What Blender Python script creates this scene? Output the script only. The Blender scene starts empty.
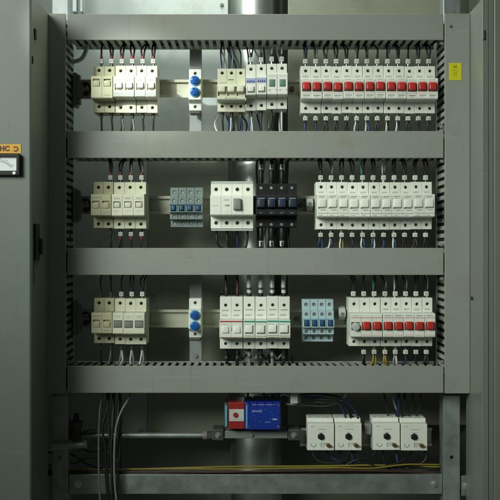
import bpy, bmesh, math, random
from mathutils import Vector, Matrix
random.seed(7)
S = 0.00175          # metres per photo pixel at the plane of the duct covers
D = 1.52             # camera distance from that plane
C = bpy.context.scene.collection

def P(px, py, y=0.0):
    k = S * (D + y) / D
    return Vector(((px - 250) * k, y, (250 - py) * k))

# ---------------------------------------------------------------- materials
def mat(name, col, rough=0.5, metal=0.0, var=0.08, scale=25.0, bump=0.0, bscale=400.0, obj_var=0.0,
        dirt=None, dirt_amt=0.0, dirt_scale=14.0, stretch=(1, 1, 1), rvar=0.1, spec=0.5, coat=0.0, scratch=0.0):
    m = bpy.data.materials.new(name); m.use_nodes = True
    nt = m.node_tree; N = nt.nodes; L = nt.links
    b = N['Principled BSDF']
    b.inputs['Metallic'].default_value = metal
    b.inputs['Specular IOR Level'].default_value = spec
    b.inputs['Coat Weight'].default_value = coat
    tc = N.new('ShaderNodeTexCoord'); mp = N.new('ShaderNodeMapping')
    mp.inputs['Scale'].default_value = stretch
    L.new(tc.outputs['Object'], mp.inputs['Vector'])
    oi = N.new('ShaderNodeObjectInfo')
    off = N.new('ShaderNodeVectorMath'); off.operation = 'ADD'
    rs = N.new('ShaderNodeMath'); rs.operation = 'MULTIPLY'; rs.inputs[1].default_value = 7.3
    L.new(oi.outputs['Random'], rs.inputs[0])
    L.new(mp.outputs['Vector'], off.inputs[0]); L.new(rs.outputs[0], off.inputs[1])
    n1 = N.new('ShaderNodeTexNoise'); n1.inputs['Scale'].default_value = scale; n1.inputs['Detail'].default_value = 6
    n1.inputs['Roughness'].default_value = 0.62
    L.new(off.outputs[0], n1.inputs['Vector'])
    r1 = N.new('ShaderNodeMapRange'); r1.inputs['From Min'].default_value = 0.25; r1.inputs['From Max'].default_value = 0.75
    r1.inputs['To Min'].default_value = 1 - var; r1.inputs['To Max'].default_value = 1 + var
    L.new(n1.outputs['Fac'], r1.inputs['Value'])
    r2 = N.new('ShaderNodeMapRange'); r2.inputs['To Min'].default_value = 1 - obj_var; r2.inputs['To Max'].default_value = 1 + obj_var
    L.new(oi.outputs['Random'], r2.inputs['Value'])
    mu = N.new('ShaderNodeMath'); mu.operation = 'MULTIPLY'
    L.new(r1.outputs[0], mu.inputs[0]); L.new(r2.outputs[0], mu.inputs[1])
    sc = N.new('ShaderNodeVectorMath'); sc.operation = 'SCALE'
    sc.inputs[0].default_value = col[:3]
    L.new(mu.outputs[0], sc.inputs['Scale'])
    out = sc.outputs[0]
    if dirt:
        n2 = N.new('ShaderNodeTexNoise'); n2.inputs['Scale'].default_value = dirt_scale; n2.inputs['Detail'].default_value = 9
        n2.inputs['Roughness'].default_value = 0.72
        L.new(off.outputs[0], n2.inputs['Vector'])
        r3 = N.new('ShaderNodeMapRange'); r3.inputs['From Min'].default_value = 0.52; r3.inputs['From Max'].default_value = 0.72
        r3.inputs['To Max'].default_value = dirt_amt
        L.new(n2.outputs['Fac'], r3.inputs['Value'])
        mx = N.new('ShaderNodeMix'); mx.data_type = 'RGBA'
        L.new(r3.outputs[0], mx.inputs[0]); L.new(out, mx.inputs[6]); mx.inputs[7].default_value = (*dirt, 1)
        out = mx.outputs[2]
    if scratch:
        for k, (sv, ang) in enumerate((((5, 5, 130), .12), ((110, 110, 6), -.3))):
            m2 = N.new('ShaderNodeMapping'); m2.inputs['Scale'].default_value = sv; m2.inputs['Rotation'].default_value = (0, ang, 0)
            L.new(off.outputs[0], m2.inputs['Vector'])
            n4 = N.new('ShaderNodeTexNoise'); n4.inputs['Scale'].default_value = 1.6; n4.inputs['Detail'].default_value = 4
            L.new(m2.outputs[0], n4.inputs['Vector'])
            r5 = N.new('ShaderNodeMapRange'); r5.inputs['From Min'].default_value = .66; r5.inputs['From Max'].default_value = .74
            r5.inputs['To Max'].default_value = scratch
            L.new(n4.outputs['Fac'], r5.inputs['Value'])
            mx2 = N.new('ShaderNodeMix'); mx2.data_type = 'RGBA'
            L.new(r5.outputs[0], mx2.inputs[0]); L.new(out, mx2.inputs[6])
            mx2.inputs[7].default_value = (*[min(1, c*(1.45 if k == 0 else .5)) for c in col[:3]], 1)
            out = mx2.outputs[2]
    L.new(out, b.inputs['Base Color'])
    r4 = N.new('ShaderNodeMapRange'); r4.inputs['To Min'].default_value = max(0.03, rough - rvar); r4.inputs['To Max'].default_value = min(1, rough + rvar)
    L.new(n1.outputs['Fac'], r4.inputs['Value']); L.new(r4.outputs[0], b.inputs['Roughness'])
    if bump:
        n3 = N.new('ShaderNodeTexNoise'); n3.inputs['Scale'].default_value = bscale; n3.inputs['Detail'].default_value = 3
        L.new(off.outputs[0], n3.inputs['Vector'])
        bp = N.new('ShaderNodeBump'); bp.inputs['Strength'].default_value = bump; bp.inputs['Distance'].default_value = 0.0006
        L.new(n3.outputs['Fac'], bp.inputs['Height']); L.new(bp.outputs['Normal'], b.inputs['Normal'])
    return m

M = {}
M['duct'] = mat('duct_pvc', (.275, .292, .262), .48, scratch=.35, var=.06, scale=9, bump=.12, bscale=700, dirt=(.175, .18, .14), dirt_amt=.5, dirt_scale=9)
M['duct_wall'] = mat('duct_wall_pvc', (.42, .44, .40), .55, var=.08, dirt=(.08, .08, .06), dirt_amt=.5, dirt_scale=30)
M['paint'] = mat('door_paint', (.15, .18, .157), .40, scratch=.3, var=.04, scale=6, bump=.09, bscale=380, dirt=(.22, .24, .19), dirt_amt=.25, dirt_scale=7, coat=.1)
M['paint_edge'] = mat('door_edge_paint', (.13, .135, .10), .42, var=.06, scale=8, bump=.1, bscale=380, dirt=(.12, .12, .09), dirt_amt=.35, dirt_scale=9)
M['paint_right'] = mat('frame_paint', (.19, .212, .18), .30, scratch=.3, var=.05, scale=7, bump=.08, bscale=380, dirt=(.19, .2, .16), dirt_amt=.3, dirt_scale=9, coat=.15)
M['plate'] = mat('plate_paint', (.54, .60, .565), .5, var=.07, scale=7, bump=.2, bscale=300, dirt=(.27, .28, .22), dirt_amt=.45, dirt_scale=11)
M['plate_olive'] = mat('plate_olive_paint', (.235, .25, .19), .55, var=.08, scale=7, bump=.2, bscale=300, dirt=(.12, .12, .085), dirt_amt=.5, dirt_scale=11)
M['plate_grey'] = mat('plate_grey_paint', (.34, .365, .345), .55, var=.08, scale=7, bump=.2, bscale=300, dirt=(.13, .13, .10), dirt_amt=.5, dirt_scale=11)
M['bracket'] = mat('bracket_grey', (.24, .245, .225), .5, metal=.2, var=.15, scale=30, dirt=(.06, .06, .05), dirt_amt=.5, dirt_scale=30)
M['rear'] = mat('rear_paint', (.15, .17, .14), .6, var=.1, scale=6, dirt=(.1, .1, .08), dirt_amt=.4)
M['galv'] = mat('galvanised_steel', (.40, .44, .44), .42, metal=.75, var=.22, scale=30, rvar=.15, dirt=(.18, .19, .19), dirt_amt=.5, dirt_scale=22)
M['rail'] = mat('rail_steel', (.50, .50, .40), .42, metal=.35, var=.08, scale=30, stretch=(.2, 1, 1), dirt=(.26, .23, .15), dirt_amt=.4, dirt_scale=20)
M['strap'] = mat('strap_steel', (.25, .275, .27), .5, metal=.3, var=.12, scale=30, dirt=(.14, .14, .12), dirt_amt=.4)
M['chrome'] = mat('pipe_chrome', (.74, .80, .76), .34, metal=1, var=.08, scale=12, rvar=.08, dirt=(.3, .32, .28), dirt_amt=.35, dirt_scale=8)
M['white'] = mat('breaker_white', (.78, .81, .735), .42, var=.035, scale=40, bump=.08, bscale=1500, obj_var=.06, dirt=(.50, .49, .38), dirt_amt=.35, dirt_scale=30)
M['cream'] = mat('breaker_cream', (.72, .72, .565), .44, var=.04, scale=40, bump=.08, bscale=1500, obj_var=.04, dirt=(.42, .39, .26), dirt_amt=.4, dirt_scale=30)
M['beige'] = mat('breaker_beige', (.50, .49, .315), .48, var=.06, scale=40, bump=.1, bscale=1500, obj_var=.04, dirt=(.27, .25, .15), dirt_amt=.45, dirt_scale=30)
M['palegrey'] = mat('plastic_pale_grey', (.46, .50, .47), .45, var=.06, scale=40, dirt=(.26, .27, .22), dirt_amt=.4, dirt_scale=30)
M['bluegrey'] = mat('plastic_blue_grey', (.20, .265, .255), .45, var=.08, scale=40, dirt=(.12, .14, .12), dirt_amt=.5, dirt_scale=30)
M['paleblue'] = mat('plastic_pale_blue', (.42, .57, .60), .42, var=.06, scale=40, dirt=(.2, .25, .24), dirt_amt=.4, dirt_scale=30)
M['skyblue'] = mat('plastic_sky_blue', (.13, .40, .56), .38, var=.06)
M['navy'] = mat('plastic_navy', (.014, .075, .17), .35, var=.1)
M['black'] = mat('plastic_black', (.014, .016, .016), .42, spec=.3, var=.2, scale=40, dirt=(.05, .05, .045), dirt_amt=.4, dirt_scale=30)
M['blackblue'] = mat('plastic_black_blue', (.018, .03, .055), .32, var=.15, scale=40)
M['darkgrey'] = mat('plastic_dark_grey', (.06, .062, .055), .5, var=.15, scale=30, dirt=(.12, .12, .1), dirt_amt=.4)
M['midgrey'] = mat('plastic_mid_grey', (.21, .215, .20), .45, var=.12, scale=40)
M['red'] = mat('plastic_red', (.47, .034, .026), .30, var=.08, scale=60, obj_var=.1, dirt=(.3, .02, .015), dirt_amt=.4, dirt_scale=60)
M['redprint'] = mat('print_red', (.42, .05, .05), .5)
M['pinkprint'] = mat('print_pink', (.55, .32, .32), .5)
M['green'] = mat('print_green', (.03, .33, .21), .45)
M['greenwin'] = mat('window_green', (.13, .26, .21), .25, var=.12, scale=70)
M['brownprint'] = mat('print_brown', (.24, .14, .10), .5)
M['bluelens'] = mat('lens_blue', (.012, .10, .42), .18, var=.25, scale=120, coat=.5)
M['darkbrown'] = mat('print_dark_brown', (.07, .025, .008), .5)
M['blueprint'] = mat('print_blue', (.07, .10, .36), .5)
M['lilac'] = mat('print_lilac', (.42, .47, .68), .5)
M['greyprint'] = mat('print_grey', (.22, .23, .21), .5)
M['darkprint'] = mat('print_dark', (.04, .042, .04), .5)
M['screw'] = mat('screw_steel', (.32, .32, .27), .4, metal=.8, var=.2, scale=120)
M['brightscrew'] = mat('screw_zinc', (.66, .68, .66), .3, metal=.8, var=.15, scale=120)
M['brass'] = mat('brass', (.24, .16, .075), .35, metal=.7, var=.25, scale=120)
M['tag'] = mat('marker_white', (.60, .64, .58), .5, var=.08, obj_var=.15, dirt=(.35, .35, .28), dirt_amt=.4, dirt_scale=60)
M['tagred'] = mat('ferrule_red', (.24, .03, .026), .45, var=.1, obj_var=.2)
M['w_black'] = mat('wire_black', (.014, .016, .015), .42, var=.15)
M['w_blue'] = mat('wire_blue', (.018, .06, .20), .4, var=.15)
M['w_navy'] = mat('wire_navy', (.012, .022, .07), .4, var=.15)
M['w_white'] = mat('wire_white', (.60, .64, .60), .42, var=.1)
M['w_grey'] = mat('wire_grey', (.24, .26, .24), .45, var=.12)
M['w_red'] = mat('wire_red', (.10, .018, .016), .42, var=.12)
M['w_teal'] = mat('wire_teal', (.05, .30, .32), .42, var=.12)
M['w_yellow'] = mat('wire_yellow', (.27, .21, .03), .42, var=.12)
M['w_brown'] = mat('wire_brown', (.06, .032, .02), .42, var=.12)
M['w_pale'] = mat('cable_pale', (.52, .60, .58), .3, var=.12, scale=60)
M['cblue'] = mat('contactor_blue', (.010, .032, .28), .33, var=.1, scale=40)
M['cred'] = mat('contactor_red', (.30, .022, .018), .4, var=.12, scale=40)
M['orange'] = mat('label_orange', (.72, .36, .015), .5, var=.05)
M['yellow'] = mat('sticker_yellow', (.62, .60, .01), .42, var=.06)
M['meterface'] = mat('meter_face', (.80, .85, .88), .3, var=.05, coat=.4)
M['purple'] = mat('wire_violet', (.05, .05, .16), .45)

# ---------------------------------------------------------------- mesh builder
class MB:
    def __init__(s): s.bm = bmesh.new()
    def box(s, x0, x1, y0, y1, z0, z1, bev=0.0, seg=2, rot=None):
        r = bmesh.ops.create_cube(s.bm, size=1.0)
        vs = r['verts']
        c = Vector(((x0+x1)/2, (y0+y1)/2, (z0+z1)/2))
        for v in vs: v.co = Vector((v.co.x*(x1-x0), v.co.y*(y1-y0), v.co.z*(z1-z0)))
        if bev:
            es = list({e for v in vs for e in v.link_edges})
            b = bmesh.ops.bevel(s.bm, geom=es, offset=bev, segments=seg, profile=.5, affect='EDGES')
            vs = list({v for f in b['faces'] for v in f.verts} | {v for v in vs if v.is_valid})
        for v in vs:
            if rot is not None: v.co = rot @ v.co
            v.co += c
        return s
    def cyl(s, p0, p1, r0, r1=None, seg=16):
        p0, p1 = Vector(p0), Vector(p1); r1 = r0 if r1 is None else r1
        d = p1 - p0
        q = d.to_track_quat('Z', 'Y').to_matrix().to_4x4()
        m = Matrix.Translation((p0+p1)/2) @ q
        bmesh.ops.create_cone(s.bm, cap_ends=True, segments=seg, radius1=r0, radius2=r1, depth=d.length, matrix=m)
        return s
    def prism(s, prof, x0, x1, axis='x'):
        a = [s.bm.verts.new((x0, y, z) if axis == 'x' else (y, z, x0)) for y, z in prof]
        b = [s.bm.verts.new((x1, y, z) if axis == 'x' else (y, z, x1)) for y, z in prof]
        n = len(prof)
        s.bm.faces.new(a); s.bm.faces.new(list(reversed(b)))
        for i in range(n): s.bm.faces.new((a[(i+1) % n], a[i], b[i], b[(i+1) % n]))
        return s
    def tube(s, pts, r, seg=8, sub=6, cap=True):
        pts = [Vector(p) for p in pts]
        if len(pts) > 2:
            q = [pts[0]*2-pts[1]] + pts + [pts[-1]*2-pts[-2]]
            o = []
            for i in range(1, len(q)-2):
                for j in range(sub):
                    t = j/sub
                    a, b, c, d = q[i-1], q[i], q[i+1], q[i+2]
                    o.append(.5*((2*b)+(c-a)*t+(2*a-5*b+4*c-d)*t*t+(3*b-a-3*c+d)*t**3))
            o.append(pts[-1]); pts = o
        rings = []; up = None
        for i, p in enumerate(pts):
            t = (pts[min(i+1, len(pts)-1)] - pts[max(i-1, 0)]).normalized()
            if up is None:
                up = t.orthogonal().normalized()
            else:
                up = (up - t*up.dot(t)).normalized()
            si = t.cross(up)
            rings.append([s.bm.verts.new(p + (up*math.cos(2*math.pi*k/seg) + si*math.sin(2*math.pi*k/seg))*r) for k in range(seg)])
        for a, b in zip(rings, rings[1:]):
            for k in range(seg):
                f = s.bm.faces.new((a[k], a[(k+1) % seg], b[(k+1) % seg], b[k])); f.smooth = True
        if cap:
            s.bm.faces.new(list(reversed(rings[0]))); s.bm.faces.new(rings[-1])
        return s
    def bevel(s, off, seg=2, ang=25):
        bmesh.ops.recalc_face_normals(s.bm, faces=s.bm.faces[:])
        es = [e for e in s.bm.edges if len(e.link_faces) == 2 and e.calc_face_angle(0) > math.radians(ang)]
        bmesh.ops.bevel(s.bm, geom=es, offset=off, segments=seg, profile=.5, affect='EDGES', clamp_overlap=True)
        return s
    def smooth(s, ang=40):
        for f in s.bm.faces: f.smooth = True
        for e in s.bm.edges:
            if len(e.link_faces) == 2 and e.calc_face_angle(0) > math.radians(ang): e.smooth = False
        return s
    def mesh(s, name):
        bmesh.ops.recalc_face_normals(s.bm, faces=s.bm.faces[:])
        me = bpy.data.meshes.new(name); s.bm.to_mesh(me); s.bm.free(); return me
    def build(s, name, m, parent=None, loc=None):
        me = s.mesh(name)
        if m: me.materials.append(M[m] if isinstance(m, str) else m)
        o = bpy.data.objects.new(name, me); C.objects.link(o)
        if parent is not None: o.parent = parent
        if loc is not None: o.location = loc
        return o

def boolean(me_body, me_cut):
    a = bpy.data.objects.new('tmp_a', me_body); b = bpy.data.objects.new('tmp_b', me_cut)
    C.objects.link(a); C.objects.link(b)
    md = a.modifiers.new('b', 'BOOLEAN'); md.operation = 'DIFFERENCE'; md.object = b; md.solver = 'EXACT'; md.use_self = True
    dg = bpy.context.evaluated_depsgraph_get()
    me = bpy.data.meshes.new_from_object(a.evaluated_get(dg))
    bpy.data.objects.remove(a); bpy.data.objects.remove(b)
    return me

LABELS = {}
def tag(o, label, cat, group=None, kind=None):
    if label: o['label'] = label
    if cat: o['category'] = cat
    if group: o['group'] = group
    if kind: o['kind'] = kind
    if label:
        n = len(label.replace('-', ' ').split())
        assert label not in LABELS or group, label
        LABELS[label] = 1
    return o
def thing(name, loc, label, cat, group=None):
    o = bpy.data.objects.new(name, None); C.objects.link(o); o.location = loc
    o.empty_display_size = .01
    return tag(o, label, cat, group)
def structure(o): o['kind'] = 'structure'; return o
jit = random.Random(77)
def copy_tree(o, loc, label):
    c = o.copy(); C.objects.link(c); c['label'] = label
    c.location = Vector(loc) + Vector((jit.uniform(-.00012, .00012), jit.uniform(-.0007, .0005), jit.uniform(-.0006, .0006)))
    c.rotation_euler = (0, jit.uniform(-.006, .006), jit.uniform(-.008, .008))
    for ch in o.children:
        k = ch.copy(); C.objects.link(k); k.parent = c
        for g in ch.children:
            h = g.copy(); C.objects.link(h); h.parent = k
    return c
def text_mesh(txt, size, ext=.0001):
    cu = bpy.data.curves.new('lettering', 'FONT'); cu.body = txt; cu.size = size; cu.extrude = ext
    cu.offset = .0006 if size > .01 else 0; cu.align_x = 'CENTER'; cu.align_y = 'CENTER'
    o = bpy.data.objects.new('tmp', cu); C.objects.link(o)
    dg = bpy.context.evaluated_depsgraph_get()
    me = bpy.data.meshes.new_from_object(o.evaluated_get(dg))
    bpy.data.objects.remove(o)
    me.transform(Matrix.Rotation(math.pi/2, 4, 'X'))
    return me
def link_mesh(name, me, m, parent, loc=(0, 0, 0)):
    me.materials.clear(); me.materials.append(M[m])
    for p in me.polygons: p.material_index = 0
    o = bpy.data.objects.new(name, me); C.objects.link(o); o.parent = parent; o.location = loc
    return o

YP = .085     # back of the wiring ducts
YB = .165     # rear plate front
YR = .0725    # rail front
YREF = .015
KR = S*(D+YREF)/D

# ================================================================= cabinet shell
ZT, ZB = .75, -.62
cab = thing('cabinet', (0, YP+.2, ZB), 'grey-green steel switch cabinet shell holding all the rails and breakers', 'cabinet')
def cpart(mb, name, m): 
    o = mb.build(name, m); o.parent = cab; o.location = -cab.location; return o
cpart(MB().box(-.62, .62, .30, .303, ZB, ZT), 'rear_panel', 'rear')
cpart(MB().box(-.42, -.417, .02, .30, ZB, ZT), 'side_panel', 'rear')
cpart(MB().box(.425, .428, .02, .30, ZB, ZT), 'side_panel', 'rear')
# mounting plates, left and right of the open middle bay
def sheet(px0, px1, z0, z1, m, lab):
    mb = MB().box(P(px0, 0, YB).x, P(px1, 0, YB).x, YB, YB+.003, z0, z1, bev=.0008)
    cut = MB(); x0, x1 = P(px0, 0, YB).x, P(px1, 0, YB).x
    pl = cpart(mb, 'mounting_plate', m); pl['label'] = lab
    for x in (x0+.012, x1-.012):
        for z in (z0+.014, z1-.014, (z0+z1)/2):
            sc_ = MB().cyl((x, YB+.001, z), (x, YB-.0022, z), .0042, .0036, seg=16).cyl((x, YB-.002, z), (x, YB-.0030, z), .0028, .0020, seg=6).build('bolt', 'screw', pl)
zs = P(0, 147, YB).z
sheet(30, 228, zs+.0006, ZT, 'plate', 'pale mint sheet behind the upper breakers, left')
sheet(30, 147, P(0, 438, YB).z, zs-.0006, 'plate_grey', 'lavender grey sheet behind the lower left breakers')
sheet(147.4, 228, P(0, 438, YB).z, zs-.0006, 'plate_olive', 'olive sheet left of the pipe')
xa, xb = P(288, 0, YB).x, P(474, 0, YB).x
mb = MB().box(xa, xb, YB, YB+.003, P(0, 425, YB).z, ZT, bev=.0008)
pl = cpart(mb, 'mounting_plate', 'plate_olive'); pl['label'] = 'olive grey plate right of the pipe'

# steel pipe standing behind the open bay
pc = P(256.5, 250, .215)
tag(MB().cyl((pc.x, .22, ZB), (pc.x, .22, ZT), .052, seg=64).smooth().build('pipe', 'chrome'),
    'wide shiny steel pipe running vertically behind the breaker rows', 'pipe')

# ================================================================= galvanised uprights and cross bars
def channel_v(px0, px1, yf, label, group, z0=None, z1=None):
    z0 = ZB if z0 is None else z0; z1 = ZT if z1 is None else z1
    a, b = P(px0, 0, yf).x, P(px1, 0, yf).x
    w = b-a; t = .0025; d = .035
    o = thing('upright', ((a+b)/2, yf, z0), label, 'steel upright', group)
    prof = [(-w/2, 0), (w/2, 0), (w/2, d), (w/2-t, d), (w/2-t, t), (-w/2+t, t), (-w/2+t, d), (-w/2, d)]
    me_b = MB().prism([(x, y) for x, y in prof], 0, z1-z0, axis='z').bevel(.0008, 2).mesh('body')
    cut = MB()
    n = int((z1-z0-.02)/.125)+1
    for i in range(n):
        z = .02 + i*.125 + (.105 if z1 < 0 else 0)
        cut.cyl((0, -.01, z), (0, .008, z), .0034, seg=20)
    me = boolean(me_b, cut.mesh('c'))
    link_mesh('body', me, 'galv', o)
    return o
zc = P(0, 394.2, .03).z
channel_v(443.5, 460, .0872, 'galvanised upright behind the right duct, its top showing above the ducts', 'galvanised uprights', zc)
channel_v(443.5, 460, .03, 'galvanised steel leg with a hole, below the right duct cover', 'galvanised legs', ZB, zc-.002)
channel_v(52, 68, .03, 'dark galvanised leg at the lower left, beside the cable gland', 'galvanised legs', ZB, zc-.002)
channel_v(52, 68, .0872, 'galvanised upright behind the left duct, its top beside the narrow bars', 'galvanised uprights', zc)
# second pair of thin bars peeping out at the top left
def slim_bar(px0, px1, label):
    a, b = P(px0, 0, .06).x, P(px1, 0, .06).x
    z0, z1 = P(0, 12, .06).z, ZT
    o = MB().box(a, b, .06, .078, z0, z1, bev=.0012).build('support_bar', 'galv')
    tag(o, label, 'bar')
slim_bar(72.5, 77, 'narrow bright steel bar above the top left duct corner')
slim_bar(80, 83, 'thin grey steel bar beside the narrow bright bar, top left')

def bolt(x, y, z, r=.004, parent=None, m='brightscrew'):
    mb = MB().cyl((x, y, z), (x, y-.0035, z), r, r*.92, seg=6)
    mb.cyl((x, y+.0005, z), (x, y-.001, z), r*1.5, seg=24)
    return mb.build('bolt', m, parent)

def cross_bar(py0, py1, px0, px1, yf, label, bolts):
    a, b = P(px0, py0, yf), P(px1, py1, yf)
    h = a.z-b.z; t = .0025; d = .04
    o = thing('cross_channel', ((a.x+b.x)/2, yf, b.z), label, 'steel channel')
    L2 = (b.x-a.x)/2
    prof = [(0, 0), (0, h), (d, h), (d, h-t), (t, h-t), (t, t), (d, t), (d, 0)]
    MB().prism(prof, -L2, L2).bevel(.0008, 2).build('body', 'galv', o)
    for bx in bolts:
        p = P(bx, (py0+py1)/2, yf)
        bolt(p.x-o.location.x, 0, h/2, .0045, o)
    return o
cross_bar(474.5, 494, 69, 442.5, .034, 'grey galvanised cross channel along the bottom under the yellow cable', [434, 78])
cross_bar(476, 496, 461, 500, .034, 'short galvanised channel end right of the bottom upright', [466])

# ================================================================= wiring ducts
rw = random.Random(3)
def comb(mb, u0, u1, place, pitch=.0135, fw=.0072):
    # fingers with a continuous root; place(u0,u1,y0,y1) adds a box
    place(mb, u0, u1, YP-.006, YP-.0003)
    n = int((u1-u0)/pitch)
    for i in range(n):
        a = u0 + i*pitch + (pitch-fw)/2
        place(mb, a, a+fw, .003, YP-.0065)
def duct_h(py0, py1, label):
    a, b = P(67.2, py0), P(443.6, py1)
    o = thing('wiring_duct', ((a.x+b.x)/2, YP, b.z), label, 'wiring duct', 'horizontal wiring ducts')
    lx = (b.x-a.x)/2; h = a.z-b.z
    off = YP
    def fin(mb): 
        for v in mb.bm.verts: v.co.y -= off
        return mb
    t = .0022; lip = .0045
    prof = [(0, 0), (0, h), (lip, h), (lip, h-t), (t, h-t), (t, t), (lip, t), (lip, 0)]
    fin(MB().prism(prof, -lx, lx).bevel(.0009, 2)).build('cover', 'duct', o)
    for zz in (t+.0004, h-t-.0018-.0004):
        mb = MB()
        comb(mb, -lx, lx, lambda m, u0, u1, y0, y1: m.box(u0, u1, y0, y1, zz, zz+.0018))
        fin(mb).build('slotted_side', 'duct_wall', o)
    fin(MB().box(-lx, lx, YP-.0025, YP-.0005, t+.003, h-t-.003)).build('back_strip', 'duct_wall', o)
    mb = MB()
    for yy in range(4):
        for zz in range(3):
            y_ = .017+yy*.0165; z_ = h*(.27+.23*zz)
            mb.tube([(-lx+.004+(lx*2-.008)*q/24, y_-off+rw.uniform(-.002, .002), z_+rw.uniform(-.002, .002)) for q in range(25)], .0075, seg=7, sub=1)
    mb.build('cable_bundle', 'w_black', o)
    return o
duct_h(14, 40, 'topmost horizontal grey wiring duct above the red-switch breakers')
duct_h(131, 158, 'second horizontal grey wiring duct, between top and middle breaker rows')
duct_h(248, 275, 'third horizontal grey wiring duct, between middle and lower breaker rows')
duct_h(366, 393, 'lowest horizontal grey wiring duct, over the dark bottom compartment')

def duct_v(px0, px1, side, label):
    a, b = P(px0, 13.5), P(px1, 393.5)
    h = a.z-b.z; w = b.x-a.x; cx = (a.x+b.x)/2
    o = thing('wiring_duct', (cx, YP, b.z), label, 'wiring duct', 'vertical wiring ducts')
    def fin(mb):
        for v in mb.bm.verts: v.co.y -= YP
        return mb
    t = .0022; lip = .0045
    prof = [(-w/2, 0), (w/2, 0), (w/2, lip), (w/2-t, lip), (w/2-t, t), (-w/2+t, t), (-w/2+t, lip), (-w/2, lip)]
    fin(MB().prism(prof, 0, h, axis='z').bevel(.0009, 2)).build('cover', 'duct', o)
    for xx in (-w/2+t+.0004, w/2-t-.0022):
        mb = MB()
        comb(mb, 0, h, lambda m, u0, u1, y0, y1: m.box(xx, xx+.0018, y0, y1, u0, u1))
        fin(mb).build('slotted_side', 'duct_wall', o)
    fin(MB().box(-w/2+t+.003, w/2-t-.003, YP-.0025, YP-.0005, 0, h)).build('back_strip', 'duct_wall', o)
    mb = MB()
    for yy in range(4):
        for zz in range(2):
            y_ = .017+yy*.0165; x_ = -w*.22+w*.44*zz
            mb.tube([(x_+rw.uniform(-.002, .002), y_-YP+rw.uniform(-.002, .002), .004+(h-.008)*q/24) for q in range(25)], w*.21, seg=7, sub=1)
    mb.build('cable_bundle', 'w_black', o)
    xs = w/2+.0015 if side > 0 else -w/2-.0015
    for py in (43.5, 127, 161, 245, 278.5, 362):
        z = P(0, py, .01).z - b.z
        mb = MB().cyl((xs, -YP+.010, z), (xs+side*.0045, -YP+.008, z), .0036, .0026, seg=14)
        mb.build('rivet', 'brightscrew' if side < 0 else 'midgrey', o)
    return o
dl = duct_v(41, 65.8, 1, 'left vertical grey wiring duct next to the open door edge')
dr = duct_v(444.8, 470, -1, 'right vertical grey wiring duct carrying the yellow sticker')
# yellow sticker on the right cover
p = P(455.2, 71.7, 0) - dr.location
st = MB().box(p.x-6.2*S, p.x+6.2*S, p.y-.0006, p.y-.0001, p.z-8.6*S, p.z+8.6*S, bev=.0002).build('sticker', 'yellow', dr)
mk = MB()
for dx in (-1.1, .9): mk.box(p.x+(dx-.35)*S, p.x+(dx+.35)*S, p.y-.0008, p.y-.00062, p.z+3.2*S, p.z+6.8*S)
mk.box(p.x-.7*S, p.x+.5*S, p.y-.0008, p.y-.00062, p.z+4.4*S, p.z+5.0*S)
for zz, w_ in ((1.2, 3.2), (-.8, 2.6), (-2.6, 3.0), (-4.6, 2.0)):
    mk.box(p.x-w_*S, p.x+w_*S*.9, p.y-.0008, p.y-.00062, p.z+zz*S, p.z+(zz+.35)*S)
mk.build('lettering', mat('print_olive', (.16, .16, .01), .5), st)
p = P(451, 26.5, 0) - dr.location
MB().cyl((p.x, p.y+.001, p.z), (p.x, p.y-.0012, p.z), .0022, seg=14).build('screw', 'darkgrey', dr)
p = P(73.5, 19, 0)
# small screw head in the top duct's left end
MB().cyl((p.x, .001, p.z), (p.x, -.0012, p.z), .0022, seg=14)

# ================================================================= open door left, door frame right
YL = -.124
dx0 = P(48, 0, 0).x
ztop = P(0, 14, 0).z
def dpart(mb, name, m, par=None):
    par = door if par is None else par
    o = mb.build(name, m); o.parent = par; return o
xl = P(31.2, 0, YL).x
door = cpart(MB().box(-.80, xl-.0005, YL, YL+.02, ZB, ztop+.004, bev=.003, seg=3), 'door', 'paint')
door['label'] = 'open pale green door with panel meter'
mb = MB()
mb.prism([(dx0, -.001), (dx0-.003, -.001), (xl-.003, YL+.004), (xl, YL+.002)], ZB, ztop, axis='z')
dpart(mb, 'door_edge', 'paint_edge')
# black latch set in the door edge
def edge_pt(t, py):     # t 0 = front, 1 = at the covers
    y = YL + t*(-YL)
    x = xl + (dx0-xl)*t
    z = (250-py)*S*(D+y)/D
    return Vector((x, y, z))
ev = (edge_pt(1, 250)-edge_pt(0, 250)); ev.z = 0; ev.normalize()
nrm = Vector((-ev.y, ev.x, 0))
if nrm.x < 0: nrm = -nrm
def on_edge(t, py, w, h, th, name, m, shape=None):
    c = edge_pt(t, py)
    R = Matrix((ev, nrm, Vector((0, 0, 1)))).transposed()
    mb = MB().box(-w/2, w/2, -.001, th, -h/2, h/2, bev=min(w, h, th)*.25)
    if shape:
        mb.box(*shape, bev=.001)
    for v in mb.bm.verts: v.co = R @ v.co + c
    return dpart(mb, name, m)
on_edge(.24, 242, .028, .060, .004, 'latch', 'black', (.010, .026, .0, .007, -.021, .006))
on_edge(.20, 34, .012, .016, .002, 'latch_slot', 'black')
on_edge(.16, 268, .006, .05, .0015, 'latch_rod', 'paint_edge')
on_edge(.06, 60, .004, .012, .002, 'hinge_screw', 'darkgrey')

# orange label strip above the meter
a, b = P(-34, 144.2, YL), P(21.2, 153.4, YL)
lab = dpart(MB().box(a.x, b.x, YL-.0008, YL-.0001, b.z, a.z, bev=.0002), 'label_strip', 'orange')
lz = (a.z+b.z)/2
for ch, px, ang in (('H', 2.2, 0), ('C', 7.2, 0), ('C', 16.2, math.pi), ('H', -6, 0), ('H', -14, 0)):
    me = text_mesh(ch, .0108)
    if ang: me.transform(Matrix.Rotation(ang, 4, 'Y'))
    o = link_mesh('lettering', me, 'darkbrown', lab)
    o.location = Vector((P(px, 0, YL).x, YL-.0010, lz))
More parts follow.
